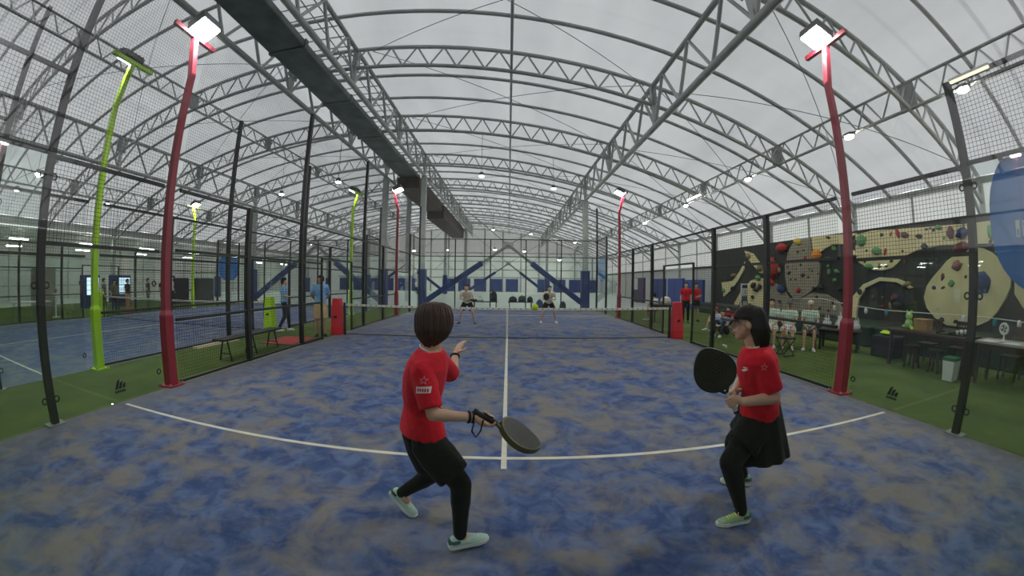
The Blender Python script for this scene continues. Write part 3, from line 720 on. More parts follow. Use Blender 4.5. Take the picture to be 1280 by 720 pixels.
HOLDS = [(3.87,3.35,0.38,0.2,'r'), (2.78,3.53,0.25,0.15,'y'), (1.67,2.87,0.29,0.22,'o'), (4.53,2.45,0.41,0.47,'r'), (3.89,1.47,0.27,0.19,'b'), (4.63,1.8,0.27,0.16,'r'), (2.74,1.43,0.16,0.11,'r'), (2.35,2.81,0.1,0.09,'r'), (2.8,3.09,0.09,0.07,'d'), (2.43,3.13,0.09,0.05,'d'), (3.37,2.19,0.14,0.07,'d'), (2.49,2.08,0.14,0.08,'d'), (2.62,2.52,0.09,0.06,'d'), (2.94,1.9,0.09,0.05,'d'), (2.09,2.32,0.06,0.05,'d'), (2.14,1.99,0.1,0.05,'d'), (1.83,1.54,0.11,0.07,'d'), (3.25,1.9,0.08,0.05,'d'), (3.46,2.45,0.07,0.06,'d'), (2.9,2.34,0.07,0.04,'d'), (1.92,2.25,0.06,0.06,'d'), (1.59,2.13,0.07,0.04,'d'), (2.99,2.72,0.07,0.04,'d'), (0.71,3.09,0.14,0.08,'g'), (1.03,2.72,0.27,0.05,'g'), (1.03,2.43,0.07,0.06,'g'), (0.99,2.2,0.08,0.11,'g'), (0.57,2.2,0.16,0.07,'g'), (0.68,1.87,0.11,0.07,'g'), (0.45,1.54,0.13,0.09,'k'), (1.42,1.6,0.14,0.13,'k'), (6.5,3.12,0.19,0.14,'t'), (5.53,2.48,0.22,0.18,'t'), (7.83,2.15,0.25,0.11,'t'), (8.62,1.91,0.22,0.09,'d'), (5.65,1.98,0.22,0.14,'g'), (6.05,1.61,0.22,0.13,'d'), (5.81,1.39,0.22,0.11,'d'), (6.09,1.01,0.14,0.09,'d'), (5.52,1.54,0.16,0.14,'d'), (7.95,1.43,0.18,0.09,'d'), (8.83,1.28,0.16,0.11,'g'), (1.0,3.54,0.14,0.05,'d'), (4.06,2.33,0.11,0.14,'t'), (1.46,0.73,0.09,0.05,'d'), (0.98,0.68,0.07,0.04,'d'), (4.02,0.9,0.11,0.05,'d'), (4.31,0.54,0.09,0.06,'d'), (1.65,1.19,0.08,0.05,'d'), (0.76,1.0,0.06,0.05,'d'), (3.41,3.05,0.06,0.09,'t'), (-0.67,3.27,0.23,0.2,'g'), (-1.35,2.86,0.23,0.13,'g'), (-1.72,2.82,0.06,0.13,'r'), (-0.35,3.23,0.15,0.08,'d'), (-0.08,3.35,0.09,0.08,'r'), (-2.55,3.3,0.17,0.09,'m'), (-3.11,3.22,0.14,0.07,'k'), (-2.27,3.38,0.08,0.16,'r'), (-3.39,3.4,0.06,0.04,'d'), (-3.85,3.41,0.14,0.07,'g'), (-4.26,3.23,0.13,0.19,'m'), (-4.66,3.18,0.23,0.15,'b'), (-3.28,2.89,0.14,0.09,'k'), (-3.65,3.36,0.06,0.06,'d'), (-4.62,2.78,0.3,0.16,'m'), (-4.45,2.28,0.19,0.15,'p'), (-3.95,1.97,0.08,0.13,'m'), (-3.64,1.65,0.11,0.08,'b'), (-3.97,1.66,0.12,0.06,'m'), (-4.26,1.78,0.13,0.11,'g'), (-4.04,1.51,0.08,0.04,'d'), (-4.12,1.32,0.08,0.05,'g'), (-3.81,1.04,0.09,0.05,'d'), (-4.26,1.13,0.05,0.05,'d'), (-3.97,0.73,0.12,0.1,'k'), (-4.46,0.72,0.12,0.07,'k'), (-4.6,1.67,0.03,0.05,'r'), (-3.88,1.2,0.04,0.03,'d'), (-3.71,1.81,0.06,0.04,'d'), (-4.13,0.85,0.03,0.03,'d'), (-5.29,1.82,0.3,0.31,'b'), (-5.32,2.14,0.08,0.05,'d'), (-5.55,1.99,0.09,0.04,'d'), (-5.71,2.1,0.05,0.04,'d'), (-5.79,1.8,0.04,0.03,'d'), (-5.67,1.52,0.05,0.03,'d'), (-5.31,1.2,0.04,0.03,'d'), (-5.16,1.19,0.04,0.03,'d'), (-6.06,1.69,0.06,0.04,'d'), (-4.75,1.97,0.08,0.09,'d'), (-5.58,2.89,0.07,0.05,'d'), (-5.6,3.13,0.1,0.19,'g'), (-5.37,2.59,0.06,0.05,'d'), (-0.99,2.34,0.21,0.09,'g'), (-1.44,2.35,0.13,0.08,'t'), (-0.58,1.45,0.13,0.08,'d'), (-0.47,1.27,0.08,0.06,'d'), (-0.85,1.58,0.08,0.06,'d'), (-2.13,1.3,0.19,0.11,'m'), (-1.2,1.3,0.07,0.06,'m'), (-1.6,1.3,0.05,0.04,'p'), (-1.61,1.0,0.07,0.05,'m'), (-1.95,1.02,0.06,0.13,'t'), (-2.27,1.07,0.21,0.13,'k'), (-2.52,2.46,0.08,0.1,'m'), (-2.59,1.74,0.19,0.08,'t'), (-3.76,2.44,0.11,0.1,'k'), (-4.18,2.57,0.09,0.06,'d'), (-1.97,2.5,0.08,0.06,'d'), (-1.76,2.34,0.08,0.04,'d'), (-1.58,3.39,0.08,0.06,'d'), (-1.98,3.38,0.04,0.09,'r'), (-2.43,2.8,0.06,0.04,'d'), (-4.01,3.09,0.06,0.05,'g'), (-6.24,1.99,0.09,0.1,'d'), (-5.83,2.62,0.13,0.08,'g'), (-0.22,2.69,0.22,0.09,'k'), (-0.89,2.9,0.07,0.04,'d'), (-0.8,2.52,0.07,0.05,'d'), (-3.53,3.42,0.04,0.04,'d')]
# ================================================================== CLIMBING WALL AND PROPS
M['climb_dark'] = mat('dark_climbing_panel', S(40, 43, 42), rough=0.75, var=0.3, scale=1.5, bump=0.2, bscale=30)
M['grey_board'] = mat('grey_climbing_board', S(146, 139, 122), rough=0.85, var=0.12, scale=3, bump=0.2, bscale=60)
M['cream_board'] = mat('cream_climbing_board', S(222, 210, 162), rough=0.85, var=0.10, scale=2, bump=0.2, bscale=60)
HC = {'r': S(176, 44, 40), 'y': S(214, 186, 70), 'o': S(222, 140, 40), 'b': S(40, 62, 112), 'd': S(48, 46, 42), 'g': S(96, 156, 96), 'k': S(30, 36, 42), 't': S(150, 130, 96), 'm': S(104, 44, 52), 'p': S(150, 104, 104)}
for k_, c_ in HC.items(): M['hold_'+k_] = mat('climbing_hold_'+k_, c_, rough=0.7, var=0.15, scale=10, bump=0.3, bscale=40)
cw = thing('climbing_wall', 'tall dark bouldering wall with cream and grey boards and coloured holds', 'climbing wall', (12.6, 0, 0))
for i in range(10):
    y0 = -9.6+i*2.0
    MB().box((0.0, y0+0.006, -0.02), (0.10, y0+1.994, 3.66)).build('back_panel', 'climb_dark', cw)
MB().box((0.12, -9.6, -0.02), (0.9, 10.4, 3.4)).build('support_frame', 'climb_dark', cw)
for m_, d_, poly in CLIMB:
    poly = [(a, max(b, 0.02)) for a, b in poly]
    MB().prism(poly, 0.0, -d_, lambda a, b, c: (c, a, b)).build('board', m_, cw, bevel=0.015)
def blob(seed):
    rnd = random.Random(seed); mb = MB(); nu, nv = 12, 6; rings = []
    for j in range(nv+1):
        t = PI/2*j/nv*0.98; rr = math.cos(t); rings.append([(-math.sin(t)*0.75, rr*math.cos(2*PI*k/nu)*(1+0.28*math.sin(3*k+seed)*rnd.uniform(0.4, 1)), rr*math.sin(2*PI*k/nu)*(1+0.2*rnd.uniform(-1, 1))) for k in range(nu)])
    return mb.loft(rings)
_bl = {}
for i, (y, z, hy, hz, c_) in enumerate(HOLDS):
    key = (i % 4, c_)
    if key not in _bl: _bl[key] = blob(i % 4).mesh('hold'); _bl[key].materials.append(M['hold_'+c_])
    dp = min(0.35, 0.5*(hy+hz)*(1.0 if max(hy, hz) > 0.12 else 0.8))
    link('hold', _bl[key], cw, (-0.08, y, z), (0.3*math.sin(i*1.7), 0, 0), (dp, hy, hz))
# crash mats along the foot of the wall
M['crash'] = mat('dark_green_crash_mat', S(34, 52, 42), rough=0.6, var=0.15, scale=1.2)
for i, (y0, y1, x0) in enumerate(((-9.5, -6.3, 9.9), (-6.25, -3.1, 9.9), (-3.05, 0.2, 9.75), (0.25, 3.4, 10.6), (3.45, 6.6, 11.0), (6.65, 9.8, 11.2))):
    t = MB().box((x0, y0, -0.004), (12.22, y1, 0.55)).build('crash_mat', 'crash', bevel=0.05, label='dark green crash mat at the foot of the bouldering wall', cat='crash mat', group='crash mats under the bouldering wall')
# blue pad screens and posters past the climbing wall
M['screen_blue'] = mat('blue_screen_pad', S(32, 60, 132), rough=0.5, var=0.15, scale=2)
for y, h, lab in ((11.5, 1.9, 'blue padded screen standing beside the end of the bouldering wall'), (14.2, 2.0, 'blue padded screen beyond the red shirted people'), (17.2, 2.0, 'blue padded screen next to the white poster')):
    t = thing('padded_screen', lab, 'screen', (12.0, y, 0))
    for k in range(2): MB().box((-0.1, -1.25+k*1.25, -0.05), (0.1, -0.02+k*1.25, h)).build('pad', 'screen_blue', t, bevel=0.04)
    for k in (-1.1, 1.1): MB().box((-0.35, k-0.04, -0.05), (0.35, k+0.04, 0.02)).build('foot', 'black', t)
M['purple'] = mat('purple_screen_pad', S(70, 48, 92), rough=0.5, var=0.12)
t = thing('padded_screen', 'purple padded screen beside the white poster', 'screen', (11.6, 20.5, 0))
MB().box((-0.1, -1.2, -0.05), (0.1, 1.2, 2.1)).build('pad', 'purple', t, bevel=0.04); MB().box((-0.35, -0.05, -0.05), (0.35, 0.05, 0.02)).build('foot', 'black', t)
t = thing('poster', 'plain white poster hanging on the purple screen', 'poster', (11.47, 21.2, 1.55)); MB().box((-0.01, -0.55, -0.5), (0.0, 0.55, 0.5)).build('sheet', 'white', t)
t = thing('wall_fan', 'round grey wall fan on the side wall above the screens', 'fan', (14.1, 12.2, 3.45))
MB().tube([(0, 0.45*math.cos(a), 0.45*math.sin(a)) for a in [2*PI*k/24 for k in range(25)]], 0.03, 6, cap=False).build('guard', 'steel_dark', t)
for k in range(5):
    a = 2*PI*k/5; MB().prism([(0.05*math.cos(a), 0.05*math.sin(a)), (0.38*math.cos(a-0.25), 0.38*math.sin(a-0.25)), (0.40*math.cos(a+0.25), 0.40*math.sin(a+0.25))], -0.02, 0.02, lambda p, q, c: (c, p, q)).build('blade', 'steel', t)
MB().lathe([(0.001, -0.08), (0.08, -0.06), (0.08, 0.06), (0.001, 0.08)], n=12).build('hub', 'steel_dark', t); MB().box((0.05, -0.05, -0.05), (0.26, 0.05, 0.05)).build('arm', 'steel_dark', t)
# ---- tables, chairs
M['dark_wood'] = mat('dark_stained_wood', S(58, 40, 34), rough=0.5, var=0.25, scale=4, bump=0.1, bscale=30)
M['pale_top'] = mat('pale_table_top', S(150, 146, 138), rough=0.5, var=0.1); M['mid_wood'] = mat('brown_wood', S(120, 92, 70), rough=0.6, var=0.2, scale=5)
def table(name, x, y, rz, L_, W_, H_, topm, legm, label):
    t = thing(name, label, 'table', (x, y, 0), rz)
    MB().box((-W_/2, -L_/2, H_-0.04), (W_/2, L_/2, H_)).build('table_top', topm, t, bevel=0.006)
    for sx in (-1, 1):
        for sy in (-1, 1): MB().box((sx*(W_/2-0.06)-0.03, sy*(L_/2-0.08)-0.03, -0.004), (sx*(W_/2-0.06)+0.03, sy*(L_/2-0.08)+0.03, H_-0.04)).build('leg', legm, t)
    for sx in (-1, 1): MB().box((sx*(W_/2-0.06)-0.012, -L_/2+0.08, H_-0.13), (sx*(W_/2-0.06)+0.012, L_/2-0.08, H_-0.04)).build('apron', legm, t)
    return t
table('long_table', 8.45, -5.75, 0, 1.95, 0.75, 0.76, 'dark_wood', 'dark_wood', 'dark wooden table with trays and green toy below the arch of the climbing wall')
table('long_table', 8.45, -7.80, 0, 1.85, 0.75, 0.75, 'pale_top', 'dark_wood', 'pale topped table with papers next to the lettered blue banner')
def chair(x, y, rz, label, group=None):
    t = thing('slat_chair', label, 'chair', (x, y, 0), rz, group)
    MB().box((-0.21, -0.2, 0.42), (0.21, 0.2, 0.45)).build('seat', 'dark_wood', t)
    for sx in (-1, 1):
        MB().box((sx*0.19-0.02, 0.16, -0.004), (sx*0.19+0.02, 0.20, 0.42)).build('leg', 'dark_wood', t)
        MB().bar((sx*0.19, -0.19, 0.0), (sx*0.19, -0.24, 0.95), 0.04, 0.04).build('back_post', 'dark_wood', t)
    MB().box((-0.2, -0.26, 0.88), (0.2, -0.22, 0.96)).build('top_rail', 'dark_wood', t)
    for k in range(5): MB().bar((-0.13+k*0.065, -0.205, 0.45), (-0.13+k*0.065, -0.24, 0.9), 0.03, 0.015).build('slat', 'dark_wood', t)
    return t
ch = chair(9.12, -5.3, PI/2, 'dark slat back chair at the wall side of the wooden table', 'slat chairs at the wooden table')
dup(ch, (9.12, -6.1, 0), PI/2)
for i, y in enumerate((-5.35, -5.95)):
    t = thing('low_stool', ('dark low stool pushed under the wooden table below the plush toy', 'dark low stool pushed under the wooden table below the trays')[i], 'stool', (8.30, y, -0.004)); MB().lathe([(0.17, 0.42), (0.18, 0.44), (0.17, 0.47), (0.001, 0.47)], n=16).build('seat', 'dark_wood', t)
    for k in range(4): MB().bar((0.12*math.cos(PI/4+k*PI/2), 0.12*math.sin(PI/4+k*PI/2), 0.43), (0.17*math.cos(PI/4+k*PI/2), 0.17*math.sin(PI/4+k*PI/2), 0), 0.035).build('leg', 'dark_wood', t)
c3 = dup(ch, (9.12, -7.35, 0), PI/2, 'dark slat back chair at the wall side of the pale table', 'slat chairs at the pale table'); dup(c3, (9.12, -8.2, 0), PI/2)
M['plush'] = mat('pale_green_plush', S(170, 206, 130), rough=0.95, var=0.12, scale=20, bump=0.5, bscale=120); M['card'] = mat('cardboard', S(168, 132, 92), rough=0.85, var=0.12); M['lime'] = mat('lime_plastic', S(200, 226, 40), rough=0.5, var=0.05)
M['bin_green'] = mat('green_bin_lid', S(40, 104, 72), rough=0.5, var=0.05); M['paper'] = mat('white_paper', S(220, 220, 216), rough=0.8, var=0.03); M['bag_white'] = mat('white_plastic_bag', S(212, 212, 210), rough=0.4, var=0.08, scale=12, bump=0.6, bscale=20)
M['bag_black'] = mat('black_nylon_bag', S(28, 29, 32), rough=0.7, var=0.2, scale=8, bump=0.4, bscale=25); M['teal'] = mat('teal_paper', S(40, 140, 160), rough=0.8, var=0.05); M['dkgreen'] = mat('dark_green_table', S(40, 66, 54), rough=0.6, var=0.15)
t = thing('plush_toy', 'pale green plush toy sitting on the dark wooden table', 'toy', (8.42, -5.12, 0.775))
MB().ell((0, 0, 0.10), (0.10, 0.09, 0.11)).build('belly', 'plush', t); MB().ell((0, 0, 0.26), (0.085, 0.08, 0.085)).build('head', 'plush', t)
for s in (-1, 1): MB().ell((0, s*0.06, 0.34), (0.03, 0.025, 0.045)).build('ear', 'plush', t); MB().ell((-0.06, s*0.09, 0.04), (0.06, 0.035, 0.035)).build('foot', 'plush', t)
t = thing('wooden_box', 'brown carton box behind the plush toy on the table', 'box', (8.55, -5.42, 0.76)); MB().box((-0.14, -0.17, 0), (0.14, 0.17, 0.2)).build('carton', 'card', t); MB().box((-0.15, -0.18, 0.2), (0.15, 0.18, 0.235)).build('lid', 'card', t)
t = thing('lime_ball', 'small lime ball beside the plush toy on the table', 'ball', (8.22, -5.33, 0.80)); MB().ell((0, 0, 0), (0.04, 0.04, 0.04)).build('felt', 'lime', t); MB().tube([(0.0405*math.cos(a), 0.0405*math.sin(a), 0.01*math.sin(2*a)) for a in [2*PI*k/20 for k in range(21)]], 0.0015, 5).build('seam', 'white', t)
for i, y in enumerate((-6.08, -6.42)):
    t = thing('serving_tray', ('black serving tray in the middle of the dark wooden table', 'black serving tray with small cups at the end of the dark wooden table')[i], 'tray', (8.4, y, 0.76)); MB().box((-0.2, -0.14, 0), (0.2, 0.14, 0.02)).build('base', 'black', t)
    for s in (-1, 1): MB().box((-0.2, s*0.14-0.01, 0), (0.2, s*0.14+0.01, 0.05)).build('edge', 'black', t)
    if i:
        for k in range(4):
            cpp = thing('cup', 'small white cup standing on a black tray', 'cup', (8.28+0.1*k, y+0.03*(-1)**k, 0.7805), group='cups on the tray'); MB().lathe([(0.025, 0), (0.034, 0.08), (0.030, 0.08), (0.022, 0.01)], n=12).build('shell', 'white', cpp); MB().lathe([(0.034, 0.076), (0.037, 0.08), (0.034, 0.084)], n=12).build('rim', 'white', cpp)
for i, (y, w_) in enumerate(((-7.15, 0.3), (-7.6, 0.34), (-8.15, 0.3))):
    MB().box((8.12, y-w_/2, 0.7501), (8.42, y+w_/2, 0.756)).build('paper_sheet', 'paper', label=('white paper sheet at the end of the pale table', 'white paper sheet in front of the white desk fan', 'white paper sheet at the banner end of the pale table')[i], cat='paper')
t = thing('desk_fan', 'small white desk fan on the pale table', 'fan', (8.35, -7.38, 0.757))
MB().lathe([(0.07, 0), (0.07, 0.02), (0.02, 0.03), (0.015, 0.14)], n=16).build('stand', 'white', t)
MB().tube([(-0.02, 0.085*math.cos(a), 0.22+0.085*math.sin(a)) for a in [2*PI*k/20 for k in range(21)]], 0.022, 8, cap=False).build('guard', 'white', t)
for k in range(4): a = PI/2*k; MB().prism([(0, 0), (0.08*math.cos(a), 0.08*math.sin(a)), (0.08*math.cos(a+0.7), 0.08*math.sin(a+0.7))], -0.02, -0.015, lambda p, q, c: (c, p, q+0.22)).build('blade', 'white', t)
t = thing('waste_bin', 'white bin with green lid on the turf by the wooden table', 'bin', (7.90, -6.50, -0.004)); MB().loft([ring_ for ring_ in [[(sx*w, sy*w*0.8, z) for sx, sy in ((-1,-1),(1,-1),(1,1),(-1,1))] for z, w in ((0, 0.13), (0.36, 0.16))]], smooth=False).build('body', 'white', t); MB().box((-0.17, -0.14, 0.36), (0.17, 0.14, 0.42)).build('lid', 'bin_green', t, bevel=0.01)
t = thing('black_crate', 'black crate with a lime vest on top beside the wooden table', 'crate', (9.0, -4.25, -0.004)); MB().box((-0.3, -0.35, 0), (0.3, 0.35, 0.5)).build('crate_body', 'bag_black', t, bevel=0.03); MB().box((-0.31, -0.36, 0.42), (0.31, 0.36, 0.46)).build('rim', 'black', t)
t = thing('lime_vest', 'folded lime vest lying on the black crate', 'vest', (9.0, -4.2, 0.515)); MB().ell((0, 0, 0.03), (0.16, 0.24, 0.04)).build('fold', 'lime', t); MB().ell((0.03, 0.1, 0.06), (0.1, 0.1, 0.03)).build('fold', 'lime', t)
# lantern garland above the crash mats
pts = [(9.7, 0.3, 1.05), (9.7, -1.2, 1.12), (9.7, -2.4, 0.98), (9.7, -3.6, 0.92), (9.7, -5.0, 0.93), (9.7, -6.4, 0.95), (9.7, -7.8, 0.9)]
t = thing('lantern_garland', 'string of white and teal paper lanterns before the bouldering wall', 'garland', (9.7, 0, 0))
MB().tube([(p[0]-9.7, p[1], p[2]+0.12) for p in pts], 0.012, 6).build('cord', 'white', t)
for i, y in enumerate((-1.75, -2.35, -2.95, -3.65, -5.9, -6.7, -7.3)):
    o = MB().ell((0, y, 0.98), (0.055, 0.055, 0.09)).build('lantern', 'paper' if i % 2 == 0 else 'teal', t)
for y in (0.3, -7.8): MB().tube([(0, y, -0.004), (0, y, 1.18)], 0.025, 8).build('pole', 'mid_wood', t)
# white bags on the low table behind the bench
table('low_table', 8.60, -2.95, 0.55, 1.15, 0.6, 0.52, 'dark_wood', 'black', 'low dark table carrying white carrier bags near the bench')
for i, (x, y, s, lab) in enumerate(((8.42, -2.6, 1.0, 'crumpled white carrier bag on the low table nearest the bench'), (8.62, -2.95, 1.25, 'tall white carrier bag in the middle of the low table'), (8.86, -3.28, 0.9, 'white carrier bag at the red pole end of the low table'))):
    t = thing('carrier_bag', lab, 'bag', (x, y, 0.52)); mb = MB(); rings = []
    for z, r_ in ((0, 0.13), (0.08, 0.15), (0.16, 0.13), (0.22, 0.08), (0.27, 0.10)): rings.append([(r_*s*(1+0.2*math.sin(3*k+z*40+i))*math.cos(2*PI*k/14), r_*s*(0.75+0.2*math.sin(5*k+i))*math.sin(2*PI*k/14), z*s) for k in range(14)])
    mb.loft(rings).build('sack', 'bag_white', t)
    for s2 in (-1, 1): MB().tube([(s2*0.05, -0.03, 0.25*s), (s2*0.06, 0, 0.36*s), (s2*0.05, 0.03, 0.25*s)], 0.008, 6).build('handle', 'bag_white', t)
# bench with the three spectators
t = thing('spectator_bench', 'dark bench under the three mint shirted spectators', 'bench', (7.48, -2.18, 0), 2.35-PI/2)
MB().box((-0.18, -0.75, 0.37), (0.16, 0.75, 0.41)).build('seat', 'dark_wood', t, bevel=0.008)
for s in (-1, 1):
    for q in (-1, 1): MB().box((q*0.13-0.02, s*0.66-0.02, -0.004), (q*0.13+0.02, s*0.66+0.02, 0.37)).build('leg', 'black', t)
t = thing('folding_stool', 'small black folding stool with bottles in front of the bench', 'stool', (6.45, -3.10, -0.004))
MB().box((-0.17, -0.17, 0.40), (0.17, 0.17, 0.43)).build('seat', 'black', t)
for s in (-1, 1):
    MB().bar((s*0.15, -0.17, 0.0), (s*0.15, 0.17, 0.40), 0.02).build('leg', 'black', t); MB().bar((s*0.13, 0.17, 0.0), (s*0.13, -0.17, 0.40), 0.02).build('leg', 'black', t)
for y in (-0.17, 0.17): MB().bar((-0.15, y, 0.02), (0.15, y, 0.02), 0.02).build('foot_bar', 'black', t)
M['bottle_clear'] = mat('clear_bottle', S(196, 206, 206), rough=0.15, var=0); M['bottle_orange'] = mat('orange_bottle', S(196, 130, 80), rough=0.3, var=0)
for i, (dx, dy, m_, lab) in enumerate(((0.05, 0.06, 'bottle_clear', 'clear drink bottle on the black folding stool'), (-0.06, 0.0, 'bottle_orange', 'orange drink bottle on the black folding stool'))):
    t = thing('bottle', lab, 'bottle', (6.45+dx, -3.10+dy, 0.426)); MB().lathe([(0.034, 0), (0.036, 0.02), (0.036, 0.15), (0.015, 0.2), (0.014, 0.23)], n=12).build('shell', m_, t); MB().lathe([(0.017, 0.225), (0.017, 0.25), (0.001, 0.251)], n=12).build('cap', 'white', t)
# small table with white basket by the red pole past the net
table('small_table', 6.62, 4.35, PI/2-0.1, 1.15, 0.55, 0.74, 'dark_wood', 'dark_wood', 'small dark table with a white basket near the net post')
t = thing('wicker_basket', 'rounded white basket on the small dark table', 'basket', (6.62, 4.25, 0.74)); MB().lathe([(0.16, 0), (0.22, 0.06), (0.235, 0.16), (0.2, 0.26), (0.12, 0.32), (0.001, 0.34)], n=20).build('dome', 'cream_shirt2' if 'cream_shirt2' in M else 'bag_white', t)
for z in (0.07, 0.16, 0.25): MB().tube([((0.235-abs(z-0.14)*0.3)*math.cos(a), (0.235-abs(z-0.14)*0.3)*math.sin(a), z) for a in [2*PI*k/20 for k in range(21)]], 0.012, 6, cap=False).build('band', 'card', t)
t = thing('white_helmet', 'small round white helmet at the end of the small dark table', 'helmet', (6.22, 4.38, 0.74)); MB().lathe([(0.13, 0), (0.135, 0.06), (0.12, 0.14), (0.07, 0.2), (0.001, 0.22)], n=18).build('shell', 'white', t); MB().tube([(0.135*math.cos(a), 0.135*math.sin(a), 0.02) for a in [2*PI*k/20 for k in range(21)]], 0.012, 6, cap=False).build('rim', 'black', t)
# score board easel
t = thing('score_board', 'white framed score board with dark digits before the bouldering wall', 'score board', (10.04, 3.5, -0.004), 0.55)
MB().box((-0.36, -0.02, 0.72), (0.36, 0.02, 1.68)).build('board', 'white', t, bevel=0.01)
M['led_dark'] = mat('grey_display', S(120, 130, 150), rough=0.4, var=0.1); M['digit'] = mat('dark_digit', S(30, 36, 60), rough=0.5, var=0)
MB().box((-0.30, -0.03, 1.22), (0.30, -0.02, 1.44)).build('display', 'paper', t); MB().box((-0.30, -0.03, 0.92), (0.30, -0.02, 1.16)).build('display', 'led_dark', t); MB().box((-0.28, -0.031, 1.5), (0.28, -0.02, 1.62)).build('title_bar', 'digit', t)
def seg_digit(parent, x, z, h, on, m):
    w = h*0.55; tk = h*0.12
    segs = {'a': ((-w/2, h/2-tk), (w/2, h/2)), 'd': ((-w/2, -h/2), (w/2, -h/2+tk)), 'g': ((-w/2, -tk/2), (w/2, tk/2)), 'b': ((w/2-tk, 0), (w/2, h/2)), 'c': ((w/2-tk, -h/2), (w/2, 0)), 'f': ((-w/2, 0), (-w/2+tk, h/2)), 'e': ((-w/2, -h/2), (-w/2+tk, 0))}
    mb = MB()
    for k_ in on: (x0, z0), (x1, z1) = segs[k_]; mb.box((x+x0, -0.036, z+z0), (x+x1, -0.03, z+z1))
    mb.build('digit', m, parent)
for x in (-0.22, -0.10, 0.10, 0.22): seg_digit(t, x, 1.04, 0.16, 'abcdef', 'digit')
seg_digit(t, 0, 1.33, 0.14, 'abcd', 'digit')
for x in (-0.3, 0.3): MB().bar((x, -0.02, 1.0), (x, -0.25, 0.0), 0.03).build('leg', 'black', t); MB().bar((x, 0.02, 1.0), (x, 0.3, 0.0), 0.03).build('leg', 'black', t)
# ---- turf strip between the courts: bench, mat, plank
t = thing('turf_bench', 'long low black bench on the turf strip between the courts', 'bench', (-5.62, -3.25, 0), 0.03)
MB().box((-0.17, -1.05, 0.41), (0.17, 1.05, 0.45)).build('seat', 'benchtop', t, bevel=0.006) if 'benchtop' in M else MB().box((-0.17, -1.05, 0.41), (0.17, 1.05, 0.45)).build('seat', 'bag_black', t, bevel=0.006)
for y in (-0.85, 0.0, 0.85):
    for s in (-1, 1): MB().bar((s*0.06, y, 0.41), (s*0.16, y, -0.004), 0.025).build('leg', 'black', t)
    MB().bar((-0.13, y, 0.14), (0.13, y, 0.14), 0.02).build('stretcher', 'black', t)
M['redmat'] = mat('red_door_mat', S(168, 62, 58), rough=0.95, var=0.2, scale=12, bump=0.4, bscale=90); M['plank'] = mat('pale_plank', S(188, 178, 150), rough=0.7, var=0.12)
t = thing('door_mat', 'worn red mat on the turf outside the fence gate', 'mat', (-5.75, -1.45, -0.004)); MB().box((-0.55, -0.6, 0), (0.45, 0.6, 0.012)).build('pile', 'redmat', t); MB().box((-0.58, -0.63, 0), (0.48, 0.63, 0.008)).build('backing', 'bag_black', t)
t = thing('timber_ramp', 'pale timber strip along the foot of the second court fence', 'ramp', (-7.22, -2.7, -0.004)); MB().box((-0.09, -0.75, 0), (0.06, 0.75, 0.05)).build('board', 'plank', t); MB().box((0.06, -0.75, 0), (0.12, 0.75, 0.03)).build('edge_board', 'plank', t)
# ---- benches with bags past the remote glass wall
for i, (x, w_, lab) in enumerate(((-1.35, 1.5, 'dark green bench with a black backpack past the remote glass'), (0.75, 1.5, 'dark green bench with heaped sports bags past the remote glass'))):
    t = thing('bag_bench', lab, 'bench', (x, 11.3, -0.05)); MB().box((-w_/2, -0.2, 0.42), (w_/2, 0.2, 0.47)).build('seat', 'dkgreen', t)
    for s in (-1, 1): MB().box((s*(w_/2-0.1)-0.025, -0.16, 0), (s*(w_/2-0.1)+0.025, 0.16, 0.42)).build('leg', 'dkgreen', t)
def bag(x, y, z, w_, h, m_, lab):
    t = thing('sports_bag', lab, 'bag', (x, y, z)); rings = []
    for q, r_ in ((0, 0.92), (0.15, 1.0), (0.6, 0.95), (0.88, 0.7), (1.0, 0.3)): rings.append([(w_/2*r_*math.copysign(abs(math.cos(a))**0.7, math.cos(a)), 0.16*r_*math.copysign(abs(math.sin(a))**0.7, math.sin(a)), h*q) for a in [2*PI*k/16 for k in range(16)]])
    MB().loft(rings).build('bag_body', m_, t); MB().tube([(-0.08, -0.05, h*0.95), (0, -0.07, h*1.15), (0.08, -0.05, h*0.95)], 0.014, 6).build('handle', 'strap_b' if 'strap_b' in M else 'black', t)
    MB().ell((0, -0.15, h*0.35), (w_*0.3, 0.05, h*0.22)).build('front_pocket', m_, t)
bag(-0.85, 11.3, 0.42, 0.42, 0.62, 'bag_black', 'black backpack standing on the dark green bench'); bag(-1.65, 11.3, 0.42, 0.4, 0.26, 'bag_white', 'pale bag lying on the bench beside the black backpack'); bag(0.3, 11.3, 0.42, 0.5, 0.3, 'bag_black', 'flat black bag at the end of the bag bench'); bag(0.85, 11.3, 0.42, 0.48, 0.36, 'dkgreen', 'green sports bag in the middle of the bag bench'); bag(1.32, 11.3, 0.42, 0.36, 0.3, 'bag_black', 'small black bag next to the green one')
bag(1.9, 11.3, -0.05, 0.45, 0.6, 'navybag' if 'navybag' in M else 'bluepad', 'blue bag on the floor past the remote glass'); bag(2.5, 11.4, -0.05, 0.4, 0.5, 'bag_white', 'white bag on the floor past the remote glass'); bag(3.3, 11.3, -0.05, 0.4, 0.5, 'bag_black', 'black bag on the floor by the padded column')
